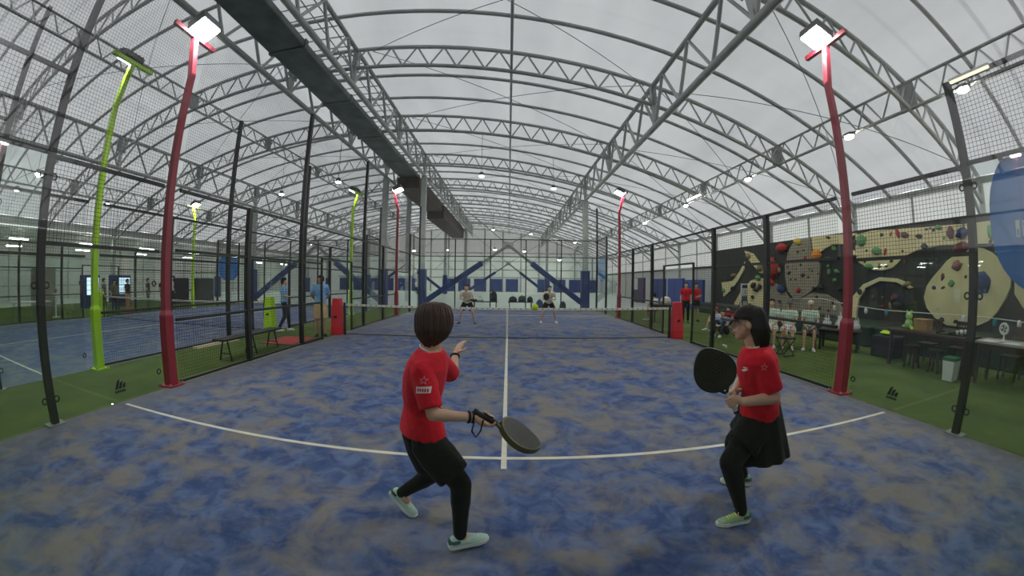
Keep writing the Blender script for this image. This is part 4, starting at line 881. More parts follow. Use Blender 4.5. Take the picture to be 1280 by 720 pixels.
# ---- beyond the second court
t = thing('grey_cabinet', 'tall pale grey cabinet by the annex columns', 'cabinet', (-21.5, -1.3, -0.004)); MB().box((-0.4, -0.55, 0), (0.4, 0.55, 2.1)).build('body', 'pale_top', t); MB().box((0.4, -0.5, 0.1), (0.42, -0.02, 2.0)).build('door', 'pale_top', t); MB().box((0.4, 0.02, 0.1), (0.42, 0.5, 2.0)).build('door', 'pale_top', t)
t = thing('folding_table', 'grey folding table before the crowd beyond the second court', 'table', (-18.9, -3.0, -0.004)); MB().box((-0.35, -0.9, 0.7), (0.35, 0.9, 0.74)).build('table_top', 'white', t)
for sx in (-1, 1):
    for sy in (-1, 1): MB().bar((sx*0.28, sy*0.7, 0.7), (sx*0.28, sy*0.85, 0), 0.03).build('leg', 'steel_dark', t)
M['screen_glow'] = emit_mat('lit_vending_front', (0.62, 0.78, 1.0), 1.2)
for i, (y, lab) in enumerate(((2.6, 'vending machine with a lit front beyond the crowd'), (4.9, 'second lit vending machine next to the tall person'), (-0.6, 'lit vending machine close to the grey cabinet'))):
    t = thing('vending_machine', lab, 'vending machine', (-23.5, y, -0.004)); MB().box((-0.4, -0.5, 0), (0.4, 0.5, 1.85)).build('case', 'bluepad' if i != 2 else 'white', t, bevel=0.02); MB().box((0.4, -0.42, 0.75), (0.42, 0.42, 1.7)).build('lit_window', 'screen_glow', t)
    for z in (1.0, 1.28, 1.5): MB().box((0.42, -0.42, z), (0.45, 0.42, z+0.04)).build('shelf', 'white', t)
    MB().box((0.4, -0.3, 0.2), (0.43, 0.3, 0.42)).build('flap', 'black', t)
for i, y in enumerate((8.5, 11.0)):
    t = thing('padded_screen', ('dark padded screen at the edge of the annex', 'dark padded screen deeper along the annex edge')[i], 'screen', (-22.0, y, -0.004)); MB().box((-0.1, -1.0, 0), (0.1, 1.0, 1.7)).build('pad', 'bag_black', t, bevel=0.03); MB().box((-0.3, -0.9, 0), (0.3, -0.8, 0.03)).build('foot', 'black', t); MB().box((-0.3, 0.8, 0), (0.3, 0.9, 0.03)).build('foot', 'black', t)
t = thing('trophy_stand', 'slim white stand near the second court net', 'stand', (-19.2, -1.6, -0.004)); MB().lathe([(0.2, 0), (0.2, 0.03), (0.03, 0.05), (0.03, 0.9), (0.16, 1.0), (0.001, 1.02)], n=14).build('stem', 'white', t); MB().lathe([(0.03, 1.02), (0.09, 1.12), (0.1, 1.2), (0.08, 1.2)], n=14).build('bowl', 'card', t)
# ================================================================== PEOPLE
M['skin'] = mat('skin', S(206, 164, 138), rough=0.55, var=0.06, scale=14)
M['skin_tan'] = mat('skin_tanned', S(168, 122, 94), rough=0.55, var=0.06, scale=14)
def cloth(name, col, var=0.10): return mat(name, col, rough=0.85, var=var, scale=7, bump=0.55, bscale=9, spec=0.2, sheen=0.05, bdist=0.035)
M['red_shirt'] = cloth('red_jersey', S(204, 20, 44)); M['black_cloth'] = cloth('black_cloth', S(20, 20, 23)); M['legging'] = cloth('black_legging', S(17, 17, 20))
M['cap_brown'] = cloth('dark_brown_cap', S(38, 31, 28)); M['sky_shirt'] = cloth('sky_blue_shirt', S(120, 168, 214), 0.25); M['khaki'] = cloth('khaki_cloth', S(190, 164, 118))
M['navy'] = cloth('navy_cloth', S(34, 38, 52)); M['cream_shirt'] = cloth('cream_shirt', S(206, 202, 178)); M['mint_shirt'] = cloth('pale_mint_shirt', S(196, 214, 196), 0.12)
M['white_cloth'] = cloth('white_cloth', S(222, 220, 216)); M['grey_cloth'] = cloth('grey_cloth', S(110, 110, 112)); M['olive_cloth'] = cloth('olive_cloth', S(96, 96, 70)); M['beige_cap'] = cloth('beige_cap', S(214, 206, 186))
M['shoe_mint'] = mat('mint_shoe_knit', S(176, 206, 190), rough=0.8, var=0.1, scale=30, bump=0.3, bscale=200); M['shoe_lime'] = mat('lime_grey_shoe_knit', S(150, 176, 140), rough=0.8, var=0.15, scale=20, bump=0.3, bscale=200)
M['lace_lime'] = mat('lime_lace', S(206, 240, 90), rough=0.8, var=0); M['sole_white'] = mat('white_sole', S(216, 220, 212), rough=0.6, var=0.05); M['shoe_white'] = mat('white_shoe', S(220, 220, 218), rough=0.7, var=0.05); M['shoe_dark'] = mat('dark_shoe', S(30, 30, 32), rough=0.7, var=0.05)
M['shoe_heel'] = mat('teal_shoe_heel', S(60, 92, 96), rough=0.7, var=0.05); M['eye_white'] = mat('eye_white', S(230, 228, 222), rough=0.3, var=0); M['iris'] = mat('dark_iris', S(26, 18, 14), rough=0.2, var=0); M['lip'] = mat('lip', S(170, 92, 84), rough=0.5, var=0)
def hair_mat(name, col):
    m, nt, b = _nodes(name); L = nt.links.new
    tc = N(nt, 'ShaderNodeTexCoord'); mp = N(nt, 'ShaderNodeMapping'); mp.inputs['Scale'].default_value = (90, 90, 4)
    n = N(nt, 'ShaderNodeTexNoise', Scale=1.0, Detail=3.0); L(tc.outputs['Object'], mp.inputs[0]); L(mp.outputs[0], n.inputs['Vector'])
    r = ramp(nt, [(0.3, tuple(c*0.6 for c in col)), (0.7, tuple(c*1.6 for c in col))]); L(n.outputs['Fac'], r.inputs['Fac']); L(r.outputs[0], b.inputs['Base Color'])
    bp = N(nt, 'ShaderNodeBump', Strength=0.6, Distance=0.004); L(n.outputs['Fac'], bp.inputs['Height']); L(bp.outputs[0], b.inputs['Normal'])
    b.inputs['Roughness'].default_value = 0.55; b.inputs['Specular IOR Level'].default_value = 0.25; return m
M['hair_brown'] = hair_mat('dark_brown_hair', S(66, 42, 34)); M['hair_black'] = hair_mat('black_hair', S(22, 19, 19))
M['racket_black'] = mat('black_racket_face', S(26, 26, 25), rough=0.5, var=0.2, scale=12); M['racket_rim'] = mat('olive_racket_rim', S(78, 74, 40), rough=0.4, var=0.2); M['racket_brown'] = mat('bronze_racket_face', S(44, 36, 28), rough=0.45, var=0.3, scale=6)
M['grip_white'] = mat('white_grip_wrap', S(206, 204, 198), rough=0.8, var=0.08); M['grip_black'] = mat('black_grip_wrap', S(24, 24, 24), rough=0.8, var=0.05); M['strap'] = mat('black_wrist_strap', S(16, 16, 18), rough=0.7, var=0)
M['piping'] = mat('white_piping', S(226, 222, 220), rough=0.8, var=0); M['print_white'] = mat('white_shirt_print', S(224, 214, 216), rough=0.8, var=0); M['print_pink'] = mat('faint_shirt_print', S(214, 120, 130), rough=0.8, var=0)

BAKE = []
def fused(mb, name, m, parent, voxel, smooth=6, kind=None):
    """several overlapping closed shapes -> one continuous surface (voxel remesh, baked later)"""
    o = mb.build(name, m, parent)
    r = o.modifiers.new('fuse', 'REMESH'); r.mode = 'VOXEL'; r.voxel_size = voxel; r.use_smooth_shade = True
    s = o.modifiers.new('smooth', 'SMOOTH'); s.factor = 0.5; s.iterations = smooth
    BAKE.append(o); return o
def bake_all():
    dg = bpy.context.evaluated_depsgraph_get(); dg.update()
    new = [(o, bpy.data.meshes.new_from_object(o.evaluated_get(dg))) for o in BAKE]
    for o, me in new:
        ms = [s for s in o.data.materials]; o.modifiers.clear(); o.data = me
        me.materials.clear()
        for m_ in ms: me.materials.append(m_)
        me.polygons.foreach_set('use_smooth', [True]*len(me.polygons)); me.update()
    BAKE.clear()
def ring(c, ax, ay, hw, hd, n=18, p=0.9):
    out = []
    for k in range(n):
        a = 2*PI*k/n; ca, sa = math.cos(a), math.sin(a)
        out.append(c+ax*hw*math.copysign(abs(ca)**p, ca)+ay*hd*math.copysign(abs(sa)**p, sa))
    return out
def limb(mb, pts, rs, n=12):
    pts = [V(p) for p in pts]
    for i in range(len(pts)-1):
        a, b = pts[i], pts[i+1]; d = b-a
        mb.tube([a, a+d*0.33, a+d*0.66, b], [rs[i], rs[i]+(rs[i+1]-rs[i])*0.28, rs[i]+(rs[i+1]-rs[i])*0.7, rs[i+1]], n)
    for p, r in zip(pts, rs): mb.ell(p, (r*0.99, r*0.99, r*0.99), nu=10, nv=8)
def frame(fwd, up):
    f = V(fwd).normalized(); u = V(up); u = (u-f*u.dot(f)).normalized(); r = f.cross(u).normalized()
    return r, f, u      # right, forward, up
def q_from(r, f, u): return Matrix((r, f, u)).transposed().to_quaternion()
def torso_secs(J, s, add, lo=0.0, hi=1.0, w=1.0):
    """rings from the crotch up to the neck root"""
    P, C_, K = V(J['pelvis']), V(J['chest']), V(J['neck'])
    hip = (V(J['rhip'])-V(J['lhip'])).normalized(); sh = (V(J['rsh'])-V(J['lsh'])).normalized()
    prof = [(-0.16, .150, .105), (0.0, .168, .118), (0.16, .160, .108), (0.34, .132, .094), (0.52, .142, .102), (0.70, .160, .112), (0.84, .170, .104), (0.93, .150, .086), (1.0, .082, .066)]
    out = []
    for t, hw, hd in prof:
        if t < lo-1e-6 or t > hi+1e-6: continue
        if t <= 0.55: q = t/0.55; c = P.lerp(C_, q)
        else: q = (t-0.55)/0.45; c = C_.lerp(K, q)
        if t < 0: c = P+(P-C_).normalized()*(-t)*(C_-P).length/0.55
        ax = hip.lerp(sh, max(0, min(1, t))).normalized(); up = (K-P).normalized(); ay = up.cross(ax).normalized()
        out.append(ring(c, ax, ay, (hw*w*s+add), (hd*w*s+add)))
    return out
def head_mesh(mb, c, fwd, up, s, face=True):
    r, f, u = frame(fwd, up); c = V(c); q = q_from(r, f, u)
    at = lambda x, y, z: c+(r*x+f*y+u*z)*s
    mb.ell(at(0, -0.012, 0.028), (0.076*s, 0.094*s, 0.088*s), q, 16, 12)
    mb.ell(at(0, 0.022, -0.03), (0.064*s, 0.068*s, 0.075*s), q, 14, 10)
    mb.ell(at(0, 0.058, -0.088), (0.032*s, 0.030*s, 0.026*s), q, 10, 8)       # chin
    mb.ell(at(0, 0.070, 0.028), (0.052*s, 0.020*s, 0.014*s), q, 10, 6)        # brow
    for sx in (-1, 1):
        mb.ell(at(sx*0.076, -0.01, -0.002), (0.010*s, 0.020*s, 0.032*s), q, 8, 8)   # ear
        mb.ell(at(sx*0.040, 0.058, -0.025), (0.022*s, 0.022*s, 0.020*s), q, 8, 6)   # cheek
    if face:
        mb.loft([ring(at(0, 0.086, 0.020), r, f, 0.010*s, 0.012*s, 8), ring(at(0, 0.100, -0.004), r, f, 0.013*s, 0.015*s, 8), ring(at(0, 0.113, -0.024), r, f, 0.017*s, 0.017*s, 8), ring(at(0, 0.098, -0.038), r, f, 0.017*s, 0.012*s, 8)])
        mb.ell(at(0, 0.088, -0.052), (0.023*s, 0.014*s, 0.008*s), q, 10, 6); mb.ell(at(0, 0.085, -0.066), (0.021*s, 0.014*s, 0.008*s), q, 10, 6)
def face_parts(parent, c, fwd, up, s):
    r, f, u = frame(fwd, up); c = V(c); q = q_from(r, f, u); at = lambda x, y, z: c+(r*x+f*y+u*z)*s
    for sx in (-1, 1):
        e = MB().ell(at(sx*0.031, 0.074, 0.006), (0.014*s, 0.011*s, 0.008*s), q, 10, 8).build('eye', 'eye_white', parent)
        MB().ell(at(sx*0.031, 0.083, 0.006), (0.006*s, 0.004*s, 0.006*s), q, 8, 6).build('iris', 'iris', e)
        MB().tube([at(sx*0.014, 0.088, 0.026), at(sx*0.032, 0.088, 0.030), at(sx*0.048, 0.076, 0.024)], 0.0035*s, 6).build('eyebrow', 'hair_black', parent)
    MB().tube([at(-0.02, 0.088, -0.058), at(0, 0.1025, -0.059), at(0.02, 0.088, -0.058)], 0.005*s, 6).build('mouth', 'lip', parent)
def hand(mb, w, d, side, s, curl=0.5, grip=None, palm=None):
    """palm and five separate fingers from wrist w along d; grip = (point, axis) closes the fingers round a handle"""
    w = V(w); d = V(d).normalized()
    pn = V(palm) if palm is not None else V((0, 0, -1))
    pn = (pn-d*pn.dot(d)).normalized(); sd = d.cross(pn).normalized()*side      # towards the thumb
    if grip is None:
        q = q_from(sd, d, pn); mb.ell(w+d*0.045*s, (0.040*s, 0.052*s, 0.017*s), q, 12, 8)
        for i, (o, l) in enumerate(((0.028, 0.070), (0.010, 0.078), (-0.009, 0.073), (-0.027, 0.058))):
            b0 = w+d*0.078*s+sd*o*s; pts = [b0]
            a = 0
            for j, fr in enumerate((0.45, 0.32, 0.23)):
                a += curl*(0.5+0.35*j); pts.append(pts[-1]+(d*math.cos(a)+pn*math.sin(a))*l*fr*s)
            limb(mb, pts, [0.0092*s, 0.0086*s, 0.0080*s, 0.0072*s], 8)
        t0 = w+d*0.022*s+sd*0.030*s
        limb(mb, [t0, t0+(d*0.5+sd*0.8)*0.034*s+pn*0.008*s, t0+(d*0.9+sd*0.75)*0.048*s+pn*0.016*s], [0.0115*s, 0.0098*s, 0.0085*s], 8)
    else:
        G, ax = V(grip[0]), V(grip[1]).normalized()
        e1 = (w-G); e1 = (e1-ax*e1.dot(ax)).normalized(); e2 = ax.cross(e1)*side
        R = 0.027*s
        mb.ell(G+e1*0.030*s, (0.043*s, 0.020*s, 0.028*s), q_from(ax, e1, ax.cross(e1)), 12, 8)
        limb(mb, [w, G+e1*0.036*s], [0.024*s, 0.024*s], 10)
        for i in range(4):
            c = G+ax*(0.030-0.020*i)*s; ln = (2.9, 3.2, 3.1, 2.7)[i]
            pts = [c+(e1*math.cos(a)+e2*math.sin(a))*R for a in [0.35+ln*k/5 for k in range(6)]]
            limb(mb, pts, [0.0092*s, 0.0092*s, 0.0088*s, 0.0085*s, 0.008*s, 0.0075*s], 8)
        c = G+ax*0.045*s; pts = [c+(e1*math.cos(a)+e2*math.sin(a))*R for a in (-0.2, -0.8, -1.4, -1.9)]
        limb(mb, pts, [0.0115*s, 0.011*s, 0.0095*s, 0.0085*s], 8)
def shoe(parent, ankle, toe_dir, s, m, sole_m, lift=0.0, laces=None, pitch=0.0, heel_m=None, floor_z=0.0):
    """shoe below an ankle; pitch > 0 lifts the heel"""
    d = V(toe_dir); d.z = 0; d.normalize(); r = V((d.y, -d.x, 0)); A = V(ankle)
    Lh = 0.075*s
    f = (d*math.cos(pitch)-V((0,0,1))*math.sin(pitch)); u = r.cross(f).normalized()
    if u.z < 0: u = -u
    base = A-u*0.078*s
    at = lambda x, y, z: base+r*x*s+f*y*s+u*z*s
    o = MB()
    secs = [(-0.072, 0.026, 0.055, 0.0), (-0.05, 0.034, 0.085, 0.0), (0.0, 0.036, 0.088, 0.0), (0.05, 0.039, 0.072, 0.0), (0.10, 0.044, 0.056, 0.0), (0.145, 0.040, 0.046, 0.0), (0.178, 0.022, 0.030, 0.004)]
    rings = []
    for y, hw, h, z0 in secs:
        rings.append([at(hw*math.copysign(abs(math.cos(a))**0.8, math.cos(a)), y, 0.012+z0+(h-0.012)*max(0, math.sin(a)) if math.sin(a) > 0 else 0.012+z0) for a in [2*PI*k/14 for k in range(14)]])
    sh = o.loft(rings).build('shoe', m, parent)
    so = MB(); out = [(-0.078, 0.020), (-0.06, 0.034), (0.0, 0.036), (0.06, 0.040), (0.11, 0.047), (0.155, 0.038), (0.186, 0.016)]
    poly = [(x, y) for y, x in out]+[(-x, y) for y, x in reversed(out)]
    so.prism(poly, -0.002, 0.024, lambda a, b, c: at(a, b, c)).build('sole', sole_m, sh)
    if heel_m: MB().loft([ring(at(0, y, 0.045), r, u, hw*s, 0.022*s, 10) for y, hw in ((-0.076, 0.02), (-0.05, 0.0355), (-0.01, 0.0372))]).build('heel_cap', heel_m, sh)
    if laces:
        lc = MB()
        for i in range(5):
            y = 0.035+i*0.018; z = 0.083-i*0.0065
            lc.tube([at(-0.020, y, z-0.006), at(0, y+0.004, z+0.003), at(0.020, y, z-0.006)], 0.0035*s, 6)
        lc.tube([at(0, 0.03, 0.09), at(-0.02, 0.04, 0.105), at(-0.035, 0.05, 0.09)], 0.003*s, 6); lc.tube([at(0, 0.03, 0.09), at(0.02, 0.035, 0.108), at(0.036, 0.05, 0.092)], 0.003*s, 6)
        lc.build('laces', laces, sh)
def hair_cap(parent, c, fwd, up, s, m, style, voxel=None):
    r, f, u = frame(fwd, up); c = V(c)
    at = lambda y, z: c+f*y*s+u*z*s
    if style == 'bob':
        secs = [(-0.026, 0.136, 0.020, 0.022), (-0.026, 0.127, 0.062, 0.066), (-0.024, 0.098, 0.100, 0.105), (-0.024, 0.045, 0.119, 0.119), (-0.026, -0.010, 0.122, 0.116), (-0.032, -0.055, 0.114, 0.104), (-0.040, -0.095, 0.094, 0.086), (-0.050, -0.130, 0.062, 0.052), (-0.055, -0.142, 0.035, 0.030)]
    elif style == 'long':
        secs = [(-0.024, 0.124, 0.02, 0.02), (-0.024, 0.112, 0.06, 0.066), (-0.028, 0.075, 0.088, 0.09), (-0.050, 0.02, 0.093, 0.082), (-0.074, -0.03, 0.092, 0.074), (-0.088, -0.08, 0.088, 0.066), (-0.094, -0.13, 0.078, 0.056), (-0.096, -0.17, 0.052, 0.036)]
    else:
        secs = [(-0.022, 0.125, 0.02, 0.02), (-0.02, 0.115, 0.058, 0.066), (-0.022, 0.08, 0.084, 0.098), (-0.034, 0.04, 0.088, 0.092), (-0.055, 0.0, 0.084, 0.070), (-0.064, -0.04, 0.072, 0.052), (-0.066, -0.065, 0.055, 0.036)]
    if style == 'bob': secs = [(y*0.9, z*0.90, hw*0.88, hd*0.90) for y, z, hw, hd in secs]
    rings = []
    for i, (y, z, hw, hd) in enumerate(secs):
        rg = ring(at(y, z), r, f, hw*s, hd*s, 22, 0.95)
        if style == 'bob': rg = [p+u*(random.uniform(-0.004, 0.004)*s if i > 4 else 0) for p in rg]
        rings.append(rg)
    hb = MB().loft(rings)
    if style in ('bob', 'long'):        # combed locks over the hair mass
        K = 46
        for k in range(K):
            a = 2*PI*k/K+random.uniform(-0.05, 0.05); fx = random.uniform(1.0, 1.035); n0 = len(rings[0]); j = int(a/(2*PI)*n0) % n0; j2 = (j+1) % n0; q = a/(2*PI)*n0 % 1
            if style == 'long' and 0.2 < a < PI-0.2: continue
            pts = [at(secs[i][0], secs[i][1])+(rings[i][j].lerp(rings[i][j2], q)-at(secs[i][0], secs[i][1]))*(fx if i > 1 else 0.99) for i in range(1, len(secs))]
            pts = [p_+r*random.uniform(-0.003, 0.003)*s for p_ in pts]; pts[-1] = pts[-1]-u*random.uniform(0.0, 0.016)*s
            hb.tube(pts, [0.004*s]+[random.uniform(0.006, 0.0095)*s]*(len(pts)-2)+[0.003*s], 6)
    return hb.build('hair', m, parent)
def cap(parent, c, fwd, up, s, m):
    r, f, u = frame(fwd, up); c = V(c); at = lambda x, y, z: c+(r*x+f*y+u*z)*s
    o = MB().loft([ring(at(0, -0.012, z), r, f, hw*s, hd*s, 20) for z, hw, hd in ((0.034, 0.090, 0.112), (0.06, 0.090, 0.110), (0.09, 0.080, 0.096), (0.118, 0.055, 0.066), (0.132, 0.018, 0.02))]).build('cap', m, parent)
    top = []; bot = []
    for i in range(13):
        a = PI*i/12; x = 0.082*math.cos(a); y = 0.062+0.135*math.sin(a)**0.8
        dz = -0.016*(x/0.082)**2-0.06*(y-0.062)
        top.append(at(x, y, 0.046+dz)); bot.append(at(x, y, 0.040+dz))
    n = len(top); MB().add(top+bot, [tuple(range(n)), tuple(reversed(range(n, 2*n)))]+[(i, (i+1) % n, n+(i+1) % n, n+i) for i in range(n)], False).build('brim', m, o)
    MB().ell(at(0, -0.012, 0.134), (0.008*s,)*3, nu=8, nv=6).build('button', m, o)
    return o
def person(J, s, spec, label, group=None):
    """J: joints in world space. spec: garments. One body mesh, clothing and hair as parts"""
    P = V(J['pelvis']); root = thing('person', label, 'person', (P.x, P.y, 0), group=group)
    O = V((P.x, P.y, 0)); J = {k: (V(v)-O if k not in ('hfwd', 'hup', 'lpalm', 'rpalm', 'rgrip', 'lgrip', 'ltoe', 'rtoe', 'pitch', 'curl') else v) for k, v in J.items()}
    if J.get('rgrip'): J['rgrip'] = (V(J['rgrip'][0])-O, J['rgrip'][1])
    if J.get('lgrip'): J['lgrip'] = (V(J['lgrip'][0])-O, J['lgrip'][1])
    vx = spec.get('voxel', 0.02); fine = vx < 0.012; w = spec.get('w', 1.0)
    b = MB()
    b.loft(torso_secs(J, s, -0.008, w=w))
    hup = J.get('hup', (0, 0, 1)); limb(b, [V(J['neck'])-V((0,0,0.03)), V(J['head'])-V(hup).normalized()*0.05*s], [0.055*s, 0.050*s])
    head_mesh(b, J['head'], J['hfwd'], hup, s, True)
    cov = 0.9 if spec.get('legs') in ('pants', 'leggings') else 1.0
    for S_ in ('l', 'r'):
        limb(b, [J[S_+'sh'], J[S_+'el'], J[S_+'wr']], [0.046*s*w, 0.036*s*w, 0.025*s*w])
        el, wr = V(J[S_+'el']), V(J[S_+'wr'])
        b.ell(el.lerp(wr, 0.28), (0.038*s, 0.038*s, 0.05*s), (wr-el).to_track_quat('Z', 'Y'), 10, 8)
        hand(b, wr, J.get(S_+'hd', wr+(wr-el))-wr if S_+'hd' in J else wr-el, 1 if S_ == 'r' else -1, s*0.97, J.get('curl', 0.45), J.get(S_+'grip'), J.get(S_+'palm'))
        hp, kn, an = V(J[S_+'hip']), V(J[S_+'kn']), V(J[S_+'an'])
        limb(b, [hp, kn, an], [0.078*s*w*cov, 0.050*s*w*cov, 0.034*s*cov])
        b.ell(kn.lerp(an, 0.3)-0.012*s*(V(J['hfwd']) if False else V((0,0,0))), (0.053*s*cov, 0.053*s*cov, 0.095*s), (an-kn).to_track_quat('Z', 'Y'), 10, 8)
        td = V(J.get(S_+'toe', J['hfwd'])); td.z = 0; td.normalize()
        limb(b, [an, an-V((0,0,0.045*s))+td*0.05*s], [0.032*s, 0.028*s])
    fused(b, 'body', spec.get('skin', 'skin'), root, vx*0.85 if fine else vx, 2)
    if fine: face_parts(root, J['head'], J['hfwd'], hup, s)
    # shirt
    sm = spec['shirt']; g = MB(); g.loft(torso_secs(J, s, 0.014, lo=spec.get('hem', 0.0), w=w))
    sl = spec.get('sleeve', 0.62)
    for S_ in ('l', 'r'):
        sh, el = V(J[S_+'sh']), V(J[S_+'el']); e = sh.lerp(el, sl)
        g.tube([sh-(el-sh)*0.12, sh, sh.lerp(e, 0.5), e], [0.055*s*w, 0.066*s*w, 0.066*s*w, 0.064*s*w], 14); g.ell(sh, (0.064*s*w,)*3, nu=10, nv=8)
        if spec.get('longsleeve'): limb(g, [el, V(J[S_+'wr'])], [0.048*s*w, 0.034*s*w])
    shirt = fused(g, 'shirt', sm, root, max(vx, 0.009), 4 if fine else 2)
    # legs
    lg = spec.get('legs', 'shorts'); g = MB(); g.loft(torso_secs(J, s, 0.012, hi=0.36, w=w))
    if lg == 'shorts':
        fr = spec.get('short_len', 0.75)
        for S_ in ('l', 'r'):
            hp, kn = V(J[S_+'hip']), V(J[S_+'kn']); e = hp.lerp(kn, fr)
            g.tube([hp-(kn-hp)*0.1, hp.lerp(e, 0.4), e], [0.100*s*w, 0.112*s*w, 0.104*s*w], 14); g.ell(hp, (0.098*s*w,)*3, nu=10, nv=8)
    elif lg == 'pants':
        for S_ in ('l', 'r'): limb(g, [J[S_+'hip'], J[S_+'kn'], V(J[S_+'kn']).lerp(V(J[S_+'an']), 0.93)], [0.098*s*w, 0.066*s*w, 0.052*s])
    elif lg == 'skirt':
        P0, up = V(J['pelvis']), (V(J['chest'])-V(J['pelvis'])).normalized(); ax = (V(J['rhip'])-V(J['lhip'])).normalized(); ay = up.cross(ax).normalized()
        kc = (V(J['lkn'])+V(J['rkn']))*0.5; dn = spec.get('skirt_dir', -V((0,0,1)))
        sk = spec.get('skirt_len', 0.27)*s; rs = []
        for i in range(7):
            q = i/6; c = P0+up*0.08*s*(1-q)+V(dn)*sk*q
            rg = ring(c, ax, ay, (0.158+0.040*q)*s*w, (0.122+0.070*q)*s*w, 44, 1.0)
            rs.append([p+(p-c).normalized()*(0.012*s*q*math.cos(k*2*PI*11/44)) for k, p in enumerate(rg)])
        sko = MB().loft(rs)
        for S_ in ('l', 'r'):       # the cloth drapes over each thigh
            hp, kn = V(J[S_+'hip']), V(J[S_+'kn']); e = hp.lerp(kn, 0.66)
            sko.tube([hp, hp.lerp(e, 0.5), e], [0.10*s*w, 0.106*s*w, 0.104*s*w], 16)
        fused(sko, 'skirt', spec['leg_mat'], root, 0.009, 3)
    if lg != 'skirt': fused(g, {'shorts': 'shorts', 'pants': 'trousers'}[lg], spec['leg_mat'], root, max(vx, 0.010), 4 if fine else 2)
    if spec.get('leggings'):
        for S_ in ('l', 'r'):
            g = MB(); hp, kn, an = V(J[S_+'hip']), V(J[S_+'kn']), V(J[S_+'an'])
            lw = spec.get('leg_w', 1.0); limb(g, [hp, kn, kn.lerp(an, 0.97)], [0.086*s*w*lw, 0.0600*s*w*lw, 0.041*s*lw])
            cv = (an-kn).normalized(); bk = V((0,0,1)).cross(cv)
            g.ell(kn.lerp(an, 0.28), (0.060*s*lw, 0.060*s*lw, 0.11*s), cv.to_track_quat('Z', 'Y'), 12, 10)
            fused(g, 'legging', spec['leggings'], root, max(vx, 0.009), 5)
    pt = spec.get('pitch', {})
    for S_ in ('l', 'r'):
        shoe(root, V(J[S_+'an']), V(J.get(S_+'toe', J['hfwd'])), s, spec.get('shoe', 'shoe_white'), spec.get('sole', 'sole_white'), laces=spec.get('laces') if fine else None, pitch=pt.get(S_, 0.0), heel_m=spec.get('heel'))
    if spec.get('hair', 'short') != 'none': hair_cap(root, J['head'], J['hfwd'], hup, s, spec.get('hair_mat', 'hair_black'), spec.get('hair', 'short'))
    if spec.get('cap'): cap(root, J['head'], J['hfwd'], hup, s, spec['cap'])
    return root, J, shirt
def pose(x, y, rz, h, kind='stand', **ov):
    """joints of a standard pose; local +y is forward"""
    s = h/1.70; z = lambda a: a*s
    L = dict(pelvis=(0,0,.93), chest=(0,.0,1.20), neck=(0,-.01,1.45), head=(0,.01,1.585), lhip=(-.088,0,.90), rhip=(.088,0,.90), lkn=(-.10,.015,.49), rkn=(.10,.015,.49), lan=(-.11,-.02,.085), ran=(.11,-.02,.085),
             lsh=(-.175,-.01,1.39), rsh=(.175,-.01,1.39), lel=(-.22,-.03,1.12), rel=(.22,-.03,1.12), lwr=(-.22,.08,.90), rwr=(.22,.08,.90))
    if kind == 'ready':      # wide crouch with the racket in front
        L.update(pelvis=(0,-.10,.82), chest=(0,.02,1.07), neck=(0,.14,1.27), head=(0,.20,1.385), lhip=(-.09,-.10,.79), rhip=(.09,-.10,.79), lkn=(-.22,.05,.46), rkn=(.22,.05,.46), lan=(-.30,-.05,.085), ran=(.30,-.05,.085),
                 lsh=(-.175,.10,1.22), rsh=(.175,.10,1.22), lel=(-.25,.16,.97), rel=(.25,.16,.97), lwr=(-.08,.36,.97), rwr=(.06,.36,.95))
    if kind == 'sit':        # on a bench 0.45 high
        L.update(pelvis=(0,0,.53), chest=(0,.02,.80), neck=(0,.05,1.04), head=(0,.08,1.175), lhip=(-.09,0,.52), rhip=(.09,0,.52), lkn=(-.13,.42,.50), rkn=(.13,.42,.50), lan=(-.13,.40,.085), ran=(.13,.40,.085),
                 lsh=(-.175,.04,.98), rsh=(.175,.04,.98), lel=(-.22,.16,.75), rel=(.22,.16,.75), lwr=(-.10,.36,.63), rwr=(.10,.36,.63))
    if kind == 'floor':      # sitting on the floor hugging the knees
        L.update(pelvis=(0,0,.12), chest=(0,.05,.38), neck=(0,.14,.60), head=(0,.20,.725), lhip=(-.09,.02,.12), rhip=(.09,.02,.12), lkn=(-.13,.36,.46), rkn=(.13,.36,.46), lan=(-.12,.56,.085), ran=(.12,.56,.085),
                 lsh=(-.175,.11,.54), rsh=(.175,.11,.54), lel=(-.22,.30,.38), rel=(.22,.30,.38), lwr=(-.04,.48,.36), rwr=(.04,.48,.36))
    for k in list(ov):
        if k in L or k in ('lhd', 'rhd'): L[k] = ov.pop(k)
    c, sn = math.cos(rz), math.sin(rz)
    rot = lambda v: V((v[0]*c-v[1]*sn, v[0]*sn+v[1]*c, v[2]))
    J = {k: rot(V(v)*s)+V((x, y, 0)) for k, v in L.items()}
    # feet exactly on the floor
    hd = ov.pop('look', (0, 1, 0)); J['hfwd'] = rot(V(hd)); J['hup'] = rot(V(ov.pop('hup', (0, 0.0, 1))))
    J['ltoe'] = rot(V(ov.pop('ltoe', (-.2, 1, 0)))); J['rtoe'] = rot(V(ov.pop('rtoe', (.2, 1, 0))))
    for k in ('lan', 'ran'): J[k].z = max(J[k].z, 0.0785*s)
    J.update(ov); return J, s
